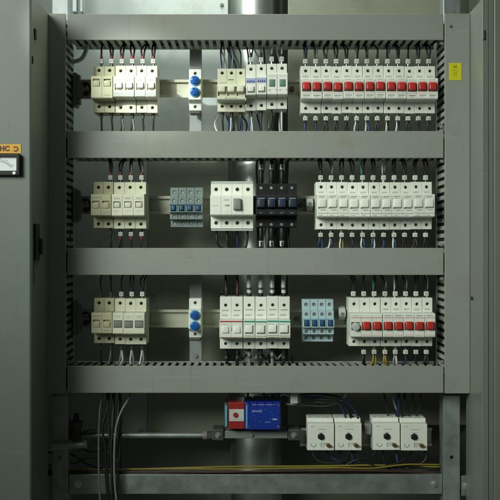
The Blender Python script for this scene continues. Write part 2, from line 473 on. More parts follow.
# smudges are in the paint; panel meter
a, b = P(-34, 154.2, YL), P(21.2, 176, YL)
cx, cz = (a.x+b.x)/2, (a.z+b.z)/2
met = thing('panel_meter', (cx, YL, cz), 'black-framed analog panel meter under the orange label strip', 'meter')
hw, hh = (b.x-a.x)/2, (a.z-b.z)/2
fa, fb = P(-30, 157, YL), P(18, 171.2, YL)
fx0, fx1, fz0, fz1 = fa.x-cx, fb.x-cx, fb.z-cz, fa.z-cz
me_b = MB().box(-hw, hw, -.010, -.0002, -hh, hh, bev=.0015).mesh('bezel')
me = boolean(me_b, MB().box(fx0, fx1, -.02, -.004, fz0, fz1, bev=.001).mesh('c'))
link_mesh('bezel', me, 'black', met)
face = MB().box(fx0-.0005, fx1+.0005, -.0050, -.0039, fz0-.0005, fz1+.0005).build('face', 'meterface', met)
mk = MB()
ccx, ccz = (fx0+fx1)/2, fz0+.004-.03
for i in range(25):
    an = math.radians(48+84*i/24)
    r0, r1 = .043, (.047 if i % 4 else .049)
    p0 = Vector((ccx+r0*math.cos(an), -.0052, ccz+r0*math.sin(an))); p1 = Vector((ccx+r1*math.cos(an), -.0052, ccz+r1*math.sin(an)))
    mk.cyl(p0, p1, .0003, seg=4)
mk.tube([Vector((ccx+.0428*math.cos(math.radians(t)), -.0052, ccz+.0428*math.sin(math.radians(t)))) for t in range(48, 133, 7)], .0003, seg=4, sub=2)
mk.build('scale_marks', 'greyprint', face)
MB().cyl((ccx+.006, -.0056, fz0+.002), (ccx-.022, -.0056, fz1-.006), .0004, seg=6).build('needle', 'darkprint', met)
p = P(16, 173.6, YL)
MB().cyl((p.x-cx, -.0095, p.z-cz), (p.x-cx, -.0115, p.z-cz), .0026, seg=16).build('screw', 'brightscrew', met)

# right: side wall receding and front lip
YF = -.085
rx0 = P(470.4, 0, 0).x
rx1 = P(482.6, 0, YF).x
zt2 = P(0, 12.5, 0).z
frame = cpart(MB().prism([(rx0, .03), (rx0+.002, .03), (rx1+.003, YF+.003), (rx1, YF+.003)], ZB, zt2, axis='z'), 'side_frame', 'paint_right')
frame['label'] = 'folded grey-green frame right of the sticker'
def fpart(mb, name, m): return dpart(mb, name, m, frame)
fpart(MB().box(rx1-.0005, rx1+.010, YF, YF+.0028, ZB, zt2+.004, bev=.0009), 'front_lip', 'paint_right')
fpart(MB().box(rx1+.0102, rx1+.0183, YF+.0015, YF+.006, ZB, zt2+.004, bev=.0009), 'seal_groove', 'paint_right')
fpart(MB().box(rx1+.0185, rx1+.30, YF-.001, YF+.004, ZB, ZT, bev=.002), 'door_panel', 'paint_right')
# hook latch and slot
p = P(472.5, 298.3, -.012)
mb = MB().box(p.x-.0035, p.x+.004, -.020, -.012, p.z-.003, p.z+.003, bev=.001).box(p.x+.001, p.x+.0045, -.026, -.018, p.z-.004, p.z+.002, bev=.001)
fpart(mb, 'latch_pin', 'black')
p = P(483.6, 35, YF)
fpart(MB().box(p.x-.0015, p.x+.0018, YF-.003, YF+.0, p.z-.008, p.z+.008, bev=.0006), 'hinge_slot', 'darkgrey')

# ================================================================= DIN rails
ROWS = {1: 88.5, 2: 205.0, 3: 318.5}
def rail(px0, px1, pyc, label, yr=YR):
    a, b = P(px0, pyc, yr), P(px1, pyc, yr)
    L2 = (b.x-a.x)/2; t = .0012
    o = thing('mounting_rail', ((a.x+b.x)/2, yr, a.z), label, 'mounting rail', 'mounting rails')
    h = .0165; c = .0125
    prof = [(0, h), (0, c-.001), (.0062, c-.001), (.0062, -c+.001), (0, -c+.001), (0, -h), (t, -h), (t, -c), (.0062+t, -c), (.0062+t, c), (t, c), (t, h)]
    me_b = MB().prism([(y, z) for y, z in prof], -L2, L2).mesh('body')
    cut = MB(); n = int(2*L2/.05)
    for i in range(n):
        x = -L2+.028+i*.05
        cut.box(x-.009, x+.009, .003, .012, -.003, .003, bev=.0015)
    cut.bm.free(); link_mesh('body', me_b, 'rail', o)
    return o
rail(78, 437, ROWS[1], 'steel mounting rail carrying the top row of breakers')
rail(78, 437, ROWS[2], 'steel mounting rail carrying the middle row of breakers')
rail(78, 437, ROWS[3], 'steel mounting rail carrying the lower row of breakers')
rail(300, 432, 437, 'short mounting rail behind the four white timer relays', yr=.075)

# end brackets at the left of each rail
def end_bracket(row, label):
    c = P(80, ROWS[row], .05)
    o = thing('end_bracket', (c.x, .05, c.z), label, 'end bracket', 'end brackets at the rail ends')
    k = S*1.033
    mb = MB()
    mb.box(-8.5*k, -4*k, .008, .034, -17*k, 17*k, bev=.0015)
    mb.box(-4*k, -.8*k, .008, .024, 8*k, 15*k, bev=.002)
    mb.box(-4*k, -.8*k, .008, .024, -15*k, -8.6*k, bev=.002)
    mb.build('bracket', 'bracket', o)
    me_b = MB().box(-4.5*k, 11*k, .006, .0215, -8.6*k, 8.6*k, bev=.0012).mesh('stop')
    cut = MB().cyl((5.5*k, 0, 3*k), (5.5*k, .016, 3*k), .0045, seg=24).cyl((5.5*k, 0, -4*k), (5.5*k, .016, -4*k), .0045, seg=24)
    link_mesh('end_stop', boolean(me_b, cut.mesh('c')), 'midgrey', o)
    MB().cyl((5.5*k, .016, 3*k), (5.5*k, .011, 3*k), .003, seg=16).build('screw', 'screw', o)
    MB().tube([(2.2*k, .004, 5*k), (6*k, .002, 6*k), (9.6*k, .003, 2*k), (9*k, .003, -3*k), (6*k, .002, -5.8*k), (3*k, .004, -4.5*k)], .0016).build('clip_wire', 'black', o)
    return o
for r, w in ((1, 'top'), (2, 'middle'), (3, 'lower')):
    end_bracket(r, f'dark grey bracket at the left end of the {w} rail')
def stop_clip(px, py, label, wedge=True):
    c = P(px, py, YR)
    o = thing('end_stop', (c.x, YR, c.z), label, 'end stop', 'pale end stops')
    prof = [(0, .013), (-.018, .010), (-.026, .004), (-.026, -.004), (-.010, -.012), (0, -.013)]
    MB().prism(prof, -.006, .006).bevel(.0012).build('clip', 'palegrey', o)
    MB().cyl((0, -.0255, 0), (0, -.0275, 0), .0032, seg=14).build('screw', 'screw', o)
stop_clip(309, 204.5, 'pale end stop on the rail right of the black breaker')
stop_clip(341, 313, 'pale end stop between pale blue terminals and lower red switches')
def rail_screw(px, py, label):
    c = P(px, py, YR)
    o = MB().cyl((c.x, YR+.005, c.z), (c.x, YR-.007, c.z), .0048, .0042, seg=18).build('rail_screw', 'darkgrey')
    tag(o, label, 'screw', 'dark rail screws')
rail_screw(292, 89, 'dark screw head on the top rail beside the first red switch')
rail_screw(301, 205, 'dark screw head on the middle rail beside the black breaker')
rail_screw(297, 319, 'dark screw head on the lower rail beside pale blue terminals')

# vertical straps
def strap(py0, py1, label):
    a, b = P(189.6, py0, .0862), P(201.8, py1, .0862)
    o = thing('metal_strap', ((a.x+b.x)/2, .0862, b.z), label, 'metal strap', 'flat grey straps')
    w = (b.x-a.x)/2; h = a.z-b.z
    mb = MB().box(-w, w, 0, .0025, .0, h, bev=.0008)
    mb.build('strip', 'strap', o)
    for z in (.010, h-.012): bolt(0, 0, z, .0035, o, 'midgrey')
strap(36, 142, 'flat grey steel strap behind the upper blue indicator lamp')
strap(262, 361.5, 'flat grey steel strap behind the lower blue indicator lamp')

# ================================================================= breakers
YN = -.070   # nose, local
YS = -.044   # shoulder, local
def zl(py, pc): return (pc-py)*KR
def make_body(o, n, w, zt, zb, nt, nb, m, hz, toggles=(), hole_r=.0030, yn=YN, ys=YS, grooves=True, name='housing', slope=.0022, step2=None):
    prof = [(-.003, zb), (ys, zb), (ys, nb-.0004), (yn+.002, nb+slope*.2), (yn, nb+slope), (yn, nt-slope), (yn+.002, nt), (ys, nt+.0012), (ys, zt), (-.003, zt),
            (-.003, .0165), (.0, .0165), (.0, -.0165), (-.003, -.0165)]
    me_b = MB().prism(prof, -w/2, w/2).bevel(.0007, 2).mesh('b')
    pw = w/n
    cut = MB()
    for i in range(n):
        x = -w/2+pw*(i+.5)
        for z in hz:
            cut.cyl((x, ys-.004, z), (x, ys+.018, z), hole_r, seg=22)
        for (tw, th, tz, dep) in toggles:
            cut.box(x-tw/2, x+tw/2, yn-.005, yn+dep, tz-th/2, tz+th/2)
    if grooves:
        for i in range(1, n):
            x = -w/2+pw*i
            cut.box(x-.0003, x+.0003, yn-.003, yn+.0009, nb-.006, nt+.006)
            cut.box(x-.0003, x+.0003, ys-.003, ys+.0009, nt+.0005, zt+.003)
            cut.box(x-.0003, x+.0003, ys-.003, ys+.0009, zb-.003, nb-.0005)
    me = boolean(me_b, cut.mesh('c'))
    h = link_mesh(name, me, m, o)
    for i in range(n):
        x = -w/2+pw*(i+.5)
        for z in hz:
            mb = MB().cyl((x, ys+.0178, z), (x, ys+.0135, z), hole_r*.86, seg=16)
            mb.build('terminal_screw', 'screw', o)
    return h

def lever(o, x, z, w, h, y0, y1, m, tilt=0, name='switch_lever', bev=.0012):
    mb = MB().box(-w/2, w/2, y0, y1, -h/2, h/2, bev=bev, seg=3)
    R = Matrix.Rotation(tilt, 3, 'X')
    for v in mb.bm.verts:
        c = v.co.copy(); c.y -= y1; c = R @ c; c.y += y1; v.co = c + Vector((x, 0, z))
    mb.smooth(35)
    return mb.build(name, m, o)
def stripe(o, x0, x1, z0, z1, y, m, name='stripe', th=.0002):
    return MB().box(x0, x1, y-th, y-.00002, z0, z1).build(name, m, o)
def print_lines(o, x0, x1, z, y, m, rows=1, h=.0007, gap=.0014, name='lettering', seed=1):
    rnd = random.Random(seed); mb = MB()
    for r in range(rows):
        x = x0; zz = z - r*gap
        while x < x1-.0004:
            w = rnd.uniform(.0005, .0014); e = min(x+w, x1)
            mb.box(x, e, y-.00018, y-.00002, zz-h/2, zz+h/2)
            x += w + rnd.uniform(.0003, .0006)
    return mb.build(name, m, o)

POLES = []      # (px, ytop, ybot, phrase)
ORD = ['first', 'second', 'third', 'fourth', 'fifth', 'sixth', 'seventh', 'eighth', 'ninth', 'tenth', 'eleventh', 'twelfth', 'thirteenth']
def dev(name, label, cat, px0, px1, row, group=None):
    c = P((px0+px1)/2, ROWS[row], YREF)
    return thing(name, (c.x, YR, c.z), label, cat, group)
def dims(px0, px1, pc, yt, yb, nt, nb, h1, h2):
    return dict(w=(px1-px0)*KR-.0003, zt=zl(yt, pc), zb=zl(yb, pc), nt=zl(nt, pc), nb=zl(nb, pc), hz=(zl(h1, pc), zl(h2, pc)))

# ---- top row, right: thirteen red switch breakers
pc = ROWS[1]
xs = [301 + 10.43*i for i in range(14)]
d = dims(xs[0], xs[1], pc, 64.4, 112, 79.2, 100.6, 69.2, 107)
seen_below = ['blue', 'dark blue', 'black', 'black', 'black', 'white', 'white', 'black', 'white', 'white', 'black', 'black', 'black']
def red_label(i): return f'{ORD[i]} from left of thirteen red-switch breakers in the top row'
r0 = dev('circuit_breaker', red_label(0), 'breaker', xs[0], xs[1], 1, 'red-switch breakers in the top row')
make_body(r0, 1, d['w'], d['zt'], d['zb'], d['nt'], d['nb'], 'white', d['hz'], [(.0158, .0155, zl(88.3, pc), .006)])
lever(r0, -.0006, zl(88.2, pc), .0128, .0138, YN-.0055, YN+.0055, 'red', tilt=-.12, bev=.0020)
stripe(r0, -d['w']/2+.0006, d['w']/2-.0006, zl(83.0, pc), zl(82.6, pc), YN, 'pinkprint')
stripe(r0, -d['w']/2+.0006, d['w']/2-.0006, zl(94.4, pc), zl(94.1, pc), YN, 'pinkprint')
print_lines(r0, -.006, .004, zl(81.0, pc), YN, 'greyprint', 1, seed=3)
print_lines(r0, -.006, .006, zl(96.4, pc), YN, 'darkprint', 1, h=.0012, seed=4)
print_lines(r0, -.006, .003, zl(98.0, pc), YN, 'greyprint', 1, seed=5)
print_lines(r0, -.005, .005, zl(74.6, pc), YS, 'greyprint', 2, h=.0009, gap=.0018, seed=6)
for i in range(13):
    if i:
        c = P((xs[i]+xs[i+1])/2, pc, YREF)
        copy_tree(r0, (c.x+(.0003 if i >= 5 else 0)+(.0003 if i >= 8 else 0), YR, c.z), red_label(i))

# ---- top row, left: beige pair and four white singles
def beige_pair(row, px0, px1, yt, yb, nt, nb, h1, h2, label, ty):
    pc = ROWS[row]; d = dims(px0, px1, pc, yt, yb, nt, nb, h1, h2)
    o = dev('circuit_breaker', label, 'breaker', px0, px1, row)
    pw = d['w']/2
    make_body(o, 2, d['w'], d['zt'], d['zb'], d['nt'], d['nb'], 'beige', d['hz'], [(.0125, .0135, zl(ty, pc), .004)])
    for s in (-1, 1):
        lever(o, s*pw/2, zl(ty, pc)-.0012, .0112, .0098, YN-.0018, YN+.0035, 'beige', tilt=.10, bev=.001)
    print_lines(o, -pw+.003, -.003, zl(nt+3, pc), YN, 'greyprint', 2, seed=11)
    print_lines(o, .003, pw-.003, zl(nb-4, pc), YN, 'greyprint', 2, seed=12)
    return o
beige_pair(1, 92.2, 113.8, 64.6, 111.4, 77, 100, 68.8, 105.3, 'beige two-pole breaker at the left end of the top row', 84)
def white_single(row, px0, n, pitch, yt, yb, nt, nb, h1, h2, labels, group, style):
    pc = ROWS[row]
    d = dims(px0, px0+pitch, pc, yt, yb, nt, nb, h1, h2)
    o = dev('circuit_breaker', labels[0], 'breaker', px0, px0+pitch, row, group)
    w = d['w']
    if style == 'cover':
        make_body(o, 1, w, d['zt'], d['zb'], d['nt'], d['nb'], 'cream', d['hz'], [(.0130, .012, zl(88, pc), .004)])
        lever(o, .001, zl(87.2, pc), .0105, .0105, YN-.004, YN+.0035, 'white', tilt=-.15)
        stripe(o, -w/2+.001, w/2-.001, zl(97.6, pc), zl(93.6, pc), YN, 'palegrey', 'label_window')
        print_lines(o, -.005, .005, zl(81, pc), YN, 'greyprint', 2, seed=21)
    elif style == 'square':
        make_body(o, 1, w, d['zt'], d['zb'], d['nt'], d['nb'], 'cream', d['hz'], [(.0128, .0112, zl(205, pc), .0045)])
        lever(o, 0, zl(205.3, pc), .0105, .0085, YN-.0012, YN+.004, 'cream', tilt=.06)
        print_lines(o, -.005, .005, zl(198.5, pc), YN, 'greyprint', 2, seed=22)
        print_lines(o, -.005, .003, zl(211.5, pc), YN, 'greyprint', 1, seed=25)
    else:
        make_body(o, 1, w, d['zt'], d['zb'], d['nt'], d['nb'], 'cream', d['hz'], [(.0150, .0130, zl(323.5, pc), .0045)])
        lever(o, 0, zl(323.6, pc), .0138, .0110, YN-.0006, YN+.004, 'midgrey', tilt=.05)
        print_lines(o, -.004, .004, zl(316, pc), YN, 'greyprint', 1, seed=23)
    for i in range(1, n):
        c = P(px0+pitch*(i+.5), pc, YREF)
        copy_tree(o, (c.x, YR, c.z), labels[i])
white_single(1, 114.2, 4, 10.6, 64.0, 111.6, 77.2, 98.6, 69.2, 106.2,
             [f'{w} white single breaker right of the beige pair, top row' for w in ORD[:4]], 'white single breakers in the top row', 'cover')
# ---- middle row, left
beige_pair(2, 92.0, 112.2, 181.2, 228, 194.5, 216.4, 186.8, 223.6, 'beige two-pole breaker at the left end of the middle row', 205)
white_single(2, 112.6, 3, 11.0, 181.6, 228.6, 194.5, 216.8, 186.9, 224,
             [f'{w} cream single breaker right of the beige pair, middle row' for w in ORD[:3]], 'cream single breakers in the middle row', 'square')
# ---- lower row, left
beige_pair(3, 92.6, 113.2, 298.4, 344, 312, 333.4, 303.4, 339.3, 'beige two-pole breaker at the left end of the lower row', 323)
white_single(3, 113.6, 3, 10.7, 298.8, 345, 312.2, 333.8, 303.6, 339.8,
             [f'{w} cream breaker with grey switch, lower row left group' for w in ORD[:3]], 'grey-switched breakers in the lower row', 'grey')

# ---- top row, middle
pc = ROWS[1]
d = dims(217.2, 245.4, pc, 67, 110.6, 85.4, 101.4, 71.4, 105)
o = dev('circuit_breaker', 'cream three-pole breaker with joined levers in the middle of the top row', 'breaker', 217.2, 245.4, 1)
make_body(o, 3, d['w'], d['zt'], d['zb'], d['nt'], d['nb'], 'cream', d['hz'], [(.0142, .0165, zl(92.4, pc), .005)], hole_r=.0029)
pw = d['w']/3
for i in (-1, 0, 1):
    lever(o, i*pw, zl(91.4, pc), .0125, .0105, YN-.006, YN+.0045, 'cream', tilt=-.12, bev=.0018)
MB().box(-pw*1.3, pw*1.3, YN-.0050, YN-.0022, zl(88.6, pc), zl(87.2, pc), bev=.0006).build('tie_bar', 'cream', o)
stripe(o, -.006, .004, zl(78.6, pc), zl(77.9, pc), YS, 'darkprint', 'lettering')
print_lines(o, -pw*1.3, -pw*.6, zl(81, pc), YS, 'greyprint', 2, seed=31)
print_lines(o, -.012, .012, zl(99.4, pc), YN, 'greyprint', 1, seed=32)

d = dims(245.8, 256, pc, 62.8, 109.4, 77.5, 96.8, 67.4, 104.4)
o = dev('circuit_breaker', 'blue-banded white breaker next to the cream three-pole, top row', 'breaker', 245.8, 256.1, 1, 'blue-banded breakers')
make_body(o, 1, d['w'], d['zt'], d['zb'], d['nt'], d['nb'], 'white', d['hz'], [(.0120, .0110, zl(91, pc), .004)], hole_r=.0031)
lever(o, 0, zl(90.6, pc), .0106, .0095, YN-.003, YN+.0035, 'white', tilt=-.1)
b_ = stripe(o, -d['w']/2+.0004, d['w']/2-.0004, zl(84.4, pc), zl(79.6, pc), YN, 'lilac', 'colour_band')
mb = MB()
for k in range(4):
    x = -.0068+k*.0036
    mb.box(x, x+.0026, YN-.0004, YN-.00022, zl(84.0, pc), zl(82.4, pc))
    mb.box(x+.0006, x+.0020, YN-.0004, YN-.00022, zl(82.3, pc), zl(81.6, pc))
mb.build('lettering', 'blueprint', b_)
c = P(261.5, pc, YREF); copy_tree(o, (c.x, YR, c.z), 'blue-banded white breaker next to the green-windowed pair, top row')

d = dims(266.9, 277.1, pc, 62, 107.8, 74, 96.4, 66.6, 103)
o = dev('circuit_breaker', 'green-windowed white breaker beside the blue-banded ones, top row', 'breaker', 266.9, 277.2, 1, 'green-windowed breakers')
make_body(o, 1, d['w'], d['zt'], d['zb'], d['nt'], d['nb'], 'white', d['hz'], [(.0108, .0128, zl(84.4, pc), .0035)], hole_r=.0031)
lever(o, 0, zl(84.4, pc), .0098, .0116, YN-.0008, YN+.003, 'greenwin', tilt=0, name='status_window', bev=.0008)
print_lines(o, -.006, .006, zl(77.2, pc), YN, 'lilac', 1, h=.0011, seed=33)
print_lines(o, -.007, -.002, zl(91, pc), YN, 'greyprint', 2, seed=34)
stripe(o, d['w']/2-.0024, d['w']/2-.0010, zl(91.4, pc), zl(90.4, pc), YN, 'redprint', 'red_dot')
c = P(282.4, pc, YREF); copy_tree(o, (c.x, YR, c.z), 'green-windowed white breaker nearest the red switches, top row')

# ---- blue indicator lamps
def indicator(row, yt, yb, l1, l2, label):
    pc = ROWS[row]; k = KR
    o = dev('indicator_lamp', label, 'indicator lamp', 188.4, 201, row, 'blue indicator lamps')
    w = 12.4*k; zt, zb = zl(yt, pc), zl(yb, pc)
    prof = [(-.003, zb), (-.040, zb), (-.043, zb+.012), (-.056, zb+.017), (-.056, zt-.021), (-.043, zt-.017), (-.043, zt), (-.003, zt)]
    me_b = MB().prism(prof, -w/2, w/2).bevel(.0008).mesh('b')
    cut = MB()
    for z in (zt-.0075, zb+.0065): cut.cyl((0, -.06, z), (0, -.034, z), .0030, seg=20)
    link_mesh('housing', boolean(me_b, cut.mesh('c')), 'white', o)
    for l in (l1, l2):
        z = zl(l, pc)
        MB().cyl((0, -.055, z), (0, -.0595, z), .0092, .0088, seg=32).bevel(.0006).smooth().build('lamp_rim', 'skyblue', o)
        mb = MB().cyl((0, -.059, z), (0, -.0625, z), .0078, .0066, seg=24).bevel(.001, 2).smooth()
        for a in range(3):
            an = a*math.pi/3
            mb.tube([(-.0060*math.cos(an), -.0624, z-.0060*math.sin(an)), (.0060*math.cos(an), -.0624, z+.0060*math.sin(an))], .0006, seg=5)
        mb.build('lens', 'bluelens', o)
    for z in (zt-.0075, zb+.0065):
        MB().cyl((0, -.0345, z), (0, -.037, z), .0026, seg=14).build('terminal_screw', 'screw', o)
    MB().box(-w/2+.001, w/2-.001, -.043, -.02, zb-.006, zb-.0003, bev=.0015).build('foot_clip', 'darkgrey', o)
indicator(1, 67.4, 109, 80.6, 92, 'double blue indicator lamp in the top row')
indicator(3, 299, 338.6, 315, 326, 'double blue indicator lamp in the lower row')

# ---- middle row: blue grey terminal block
def terminal_block(row, px0, px1, yt, yb, label, m, lev, screwm, group=None, levm='navy'):
    pc = ROWS[row]; k = KR
    o = dev('terminal_block', label, 'terminal block', px0, px1, row, group)
    w = (px1-px0)*k; zt, zb = zl(yt, pc), zl(yb, pc); h = zt-zb; n = 4; pw = w/n
    prof = [(-.003, zb), (-.024, zb), (-.024, zb+h*.17), (-.040, zb+h*.19), (-.040, zb+h*.33), (-.050, zb+h*.36), (-.050, zb+h*.55), (-.040, zb+h*.58),
            (-.040, zb+h*.74), (-.030, zb+h*.76), (-.030, zt), (-.003, zt)]
    me_b = MB().prism(prof, -w/2, w/2).bevel(.0006).mesh('b')
    cut = MB()
    for i in range(n):
        x = -w/2+pw*(i+.5)
        for zf, yy in ((.88, -.030), (.66, -.040), (.26, -.040), (.09, -.024)):
            cut.cyl((x, yy-.003, zb+h*zf), (x, yy+.006, zb+h*zf), .0032, seg=18)
        cut.box(x-pw*.34, x+pw*.34, -.055, -.045, zb+h*.385, zb+h*.535)
        if i: 
            xx = -w/2+pw*i
            cut.box(xx-.0004, xx+.0004, -.06, -.0385, zb+h*.18, zb+h*.75)
            cut.box(xx-.0004, xx+.0004, -.06, -.0285, zb+h*.75, zt+.003)
    link_mesh('housing', boolean(me_b, cut.mesh('c')), m, o)
    for i in range(n):
        x = -w/2+pw*(i+.5)
        for zf, yy in ((.88, -.030), (.66, -.040), (.26, -.040), (.09, -.024)):
            mb = MB().cyl((x, yy+.006, zb+h*zf), (x, yy+.0018, zb+h*zf), .0027, seg=14)
            mb.build('terminal_screw', screwm, o)
        lever(o, x, zb+h*.46, pw*.5, h*.13, -.0525, -.0455, levm, tilt=-.1, name='switch_lever', bev=.0008)
    mb = MB().box(-w/2+.0004, w/2-.0004, -.0504, -.05002, zb+h*.545-.0005, zb+h*.545+.0005)
    mb.build('colour_band', lev, o)
    return o
terminal_block(2, 169, 202, 186.4, 226.6, 'grey-blue four-way terminal block left of the white four-pole breaker', 'bluegrey', 'navy', 'brightscrew')
terminal_block(3, 303.2, 334.8, 300.2, 343.6, 'pale blue four-way terminal block in the lower row', 'paleblue', 'skyblue', 'midgrey')

# ---- middle row: white four-pole breaker
pc = ROWS[2]
d = dims(210.4, 253.4, pc, 183.4, 228.4, 195.4, 216, 188.8, 222.6)
o = dev('circuit_breaker', 'wide white four-pole breaker left of the black four-pole breaker', 'breaker', 210.4, 253.4, 2)
make_body(o, 4, d['w'], d['zt'], d['zb'], d['nt'], d['nb'], 'white', d['hz'], [], hole_r=.0034)
pw = d['w']/4
MB().box(-d['w']/2, d['w']/2, -.036, -.006, zl(183.2, pc), zl(180.2, pc), bev=.0008).build('busbar_cover', 'palegrey', o)
lever(o, .5*pw, zl(205, pc), pw*.72, .0200, YN-.006, YN+.002, 'midgrey', tilt=-.14, bev=.0015)
print_lines(o, -pw*.75, -pw*.2, zl(200.4, pc), YN, 'darkprint', 1, h=.0010, seed=41)
print_lines(o, -pw*.6, -pw*.2, zl(205.4, pc), YN, 'darkprint', 2, h=.0010, seed=42)
print_lines(o, -pw*1.8, -pw*1.2, zl(206, pc), YN, 'greyprint', 1, seed=43)
stripe(o, -d['w']/2+.001, d['w']/2-.001, zl(230.6, pc), zl(229, pc), -.030, 'palegrey', 'lower_edge', th=.02)

# ---- middle row: black four-pole breaker
d = dims(255.8, 297.4, pc, 183, 227, 195.2, 216, 187.3, 224.2)
o = dev('circuit_breaker', 'black four-pole breaker in the middle row', 'breaker', 255.8, 297.4, 2)
make_body(o, 4, d['w'], d['zt'], d['zb'], d['nt'], d['nb'], 'black', d['hz'], [(.0152, .0190, zl(204.4, pc), .005)], hole_r=.0034)
pw = d['w']/4
for i in range(4):
    x = -d['w']/2+pw*(i+.5)
    lever(o, x, zl(204.2, pc), .0138, .0150, YN-.006, YN+.0045, 'blackblue', tilt=-.13, bev=.0016)
    stripe(o, x-.0060, x+.0060, zl(198.9, pc), zl(198.4, pc), YN, 'lilac', 'white_line')
    for z in d['hz']:
        MB().cyl((x, YS+.0035, z), (x, YS-.0004, z), .0030, .0027, seg=16).build('terminal_screw', 'brightscrew', o)
    stripe(o, x-.003, x+.002, zl(213.4, pc), zl(212.8, pc), YN, 'greyprint', 'lettering')

# ---- middle row, right: white breakers
d1 = dims(316.4, 327, pc, 181.4, 229.2, 194.6, 217.6, 186.4, 224.6)
def white_breaker(px0, px1, n, label, group):
    d = dims(px0, px1, pc, 181.4, 229.2, 194.6, 217.6, 186.4, 224.6)
    o = dev('circuit_breaker', label, 'breaker', px0, px1, 2, group)
    pw = d['w']/n
    make_body(o, n, d['w'], d['zt'], d['zb'], d['nt'], d['nb'], 'white', d['hz'], [(.0142, .0160, zl(204.6, pc), .004)])
    for i in range(n):
        x = -d['w']/2+pw*(i+.5)
        lever(o, x-.0002, zl(203.7, pc), .0137, .0142, YN-.0018, YN+.0035, 'white', tilt=-.09, bev=.0012)
        stripe(o, x-.003, x+.0062, zl(210.6, pc), zl(210.0, pc), YN, 'greyprint', 'lettering')
        print_lines(o, x-.006, x+.005, zl(196.6, pc), YN, 'darkprint', 1, h=.0010, seed=50+i)
        print_lines(o, x-.006, x+.003, zl(198.2, pc), YN, 'greyprint', 1, seed=53+i)
        print_lines(o, x-.005, x+.005, zl(191.4, pc), YS, 'greyprint', 2, h=.0008, gap=.0017, seed=57)
        print_lines(o, x-.006, x+.001, zl(215.6, pc), YN, 'greyprint', 1, h=.0009, seed=55)
    stripe(o, -d['w']/2+.001, d['w']/2-.001, zl(213.8, pc), zl(213.4, pc), YN, 'greyprint', 'grey_line')
    return o
g_ = 'white breakers at the right of the middle row'
w0 = 316.4; pt = 10.66
wb = white_breaker(w0, w0+2*pt, 2, 'white two-pole breaker beside the pale end stop, middle row', g_)
ws = white_breaker(w0+2*pt, w0+3*pt, 1, 'first of three white one-pole breakers in the middle row right group', g_)
for i, wd in ((3, 'second'), (4, 'third')):
    c = P(w0+pt*(i+.5), pc, YREF); copy_tree(ws, (c.x, YR, c.z), f'{wd} of three white one-pole breakers in the middle row right group')
for i, wd in ((6, 'white two-pole breaker just right of the three one-pole breakers, middle row'),
              (8, 'white two-pole breaker next to last in the middle row right group'),
              (10, 'white two-pole breaker at the right end of the middle row')):
    c = P(w0+pt*i, pc, YREF); copy_tree(wb, (c.x, YR, c.z), wd)

# ---- lower row, middle: red-lined pair and four green-lined singles
pc = ROWS[3]
d = dims(219.6, 242.8, pc, 297, 349.6, 319.4, 338, 305.6, 344.4)
o = dev('circuit_breaker', 'white two-pole breaker with red lines in the lower row', 'breaker', 219.6, 242.8, 3)
make_body(o, 2, d['w'], d['zt'], d['zb'], d['nt'], d['nb'], 'white', d['hz'], [], hole_r=.0029)
stripe(o, -d['w']/2+.0006, d['w']/2-.0006, zl(321.6, pc), zl(320.2, pc), YN, 'redprint')
stripe(o, -d['w']/2+.0006, d['w']/2-.0006, zl(337.4, pc), zl(336.4, pc), YN, 'brownprint')
lever(o, -.0102, zl(329, pc), .0120, .0125, YN-.0016, YN+.002, 'white', tilt=-.12)
lever(o, .0102, zl(329, pc), .0120, .0125, YN-.0016, YN+.002, 'white', tilt=-.12)
stripe(o, .0008, .0016, zl(330.6, pc), zl(326.6, pc), YN, 'darkprint', 'lettering')
print_lines(o, -.014, -.004, zl(324, pc), YN, 'greyprint', 1, seed=61)
for sx in (-1, 1):
    print_lines(o, sx*.0102-.006, sx*.0102+.006, zl(311, pc), YS, 'darkprint', 1, h=.0012, seed=67)
    print_lines(o, sx*.0102-.006, sx*.0102+.004, zl(315.4, pc), YS, 'greyprint', 2, h=.0010, gap=.0019, seed=68)
d = dims(243.4, 255, pc, 297, 349.6, 319.4, 338, 305.6, 344.4)
gl = [f'{w} green-lined white breaker in the lower row' for w in ORD[:4]]
o = dev('circuit_breaker', gl[0], 'breaker', 243.4, 255, 3, 'green-lined breakers')
make_body(o, 1, d['w'], d['zt'], d['zb'], d['nt'], d['nb'], 'white', d['hz'], [(.0146, .0150, zl(329, pc), .005)], hole_r=.0029)
lever(o, -.0006, zl(328.6, pc), .0130, .0128, YN-.0022, YN+.0045, 'white', tilt=-.10)
stripe(o, -d['w']/2+.0006, d['w']/2-.0006, zl(321.8, pc), zl(320.2, pc), YN, 'green')
stripe(o, -d['w']/2+.001, d['w']/2-.001, zl(335.6, pc), zl(335.0, pc), YN, 'brownprint', 'brown_line')
print_lines(o, -.007, .003, zl(324, pc), YN, 'greyprint', 1, seed=62)
print_lines(o, -.007, .004, zl(315.0, pc), YS, 'greyprint', 2, h=.0010, gap=.0019, seed=64)
print_lines(o, -.006, .006, zl(310.4, pc), YS, 'darkprint', 1, h=.0012, seed=65)
print_lines(o, -.006, .002, zl(336.8, pc), YN, 'greyprint', 1, h=.0009, seed=66)
for i in range(1, 4):
    c = P(249.2+11.68*i, pc, YREF); copy_tree(o, (c.x, YR, c.z), gl[i])

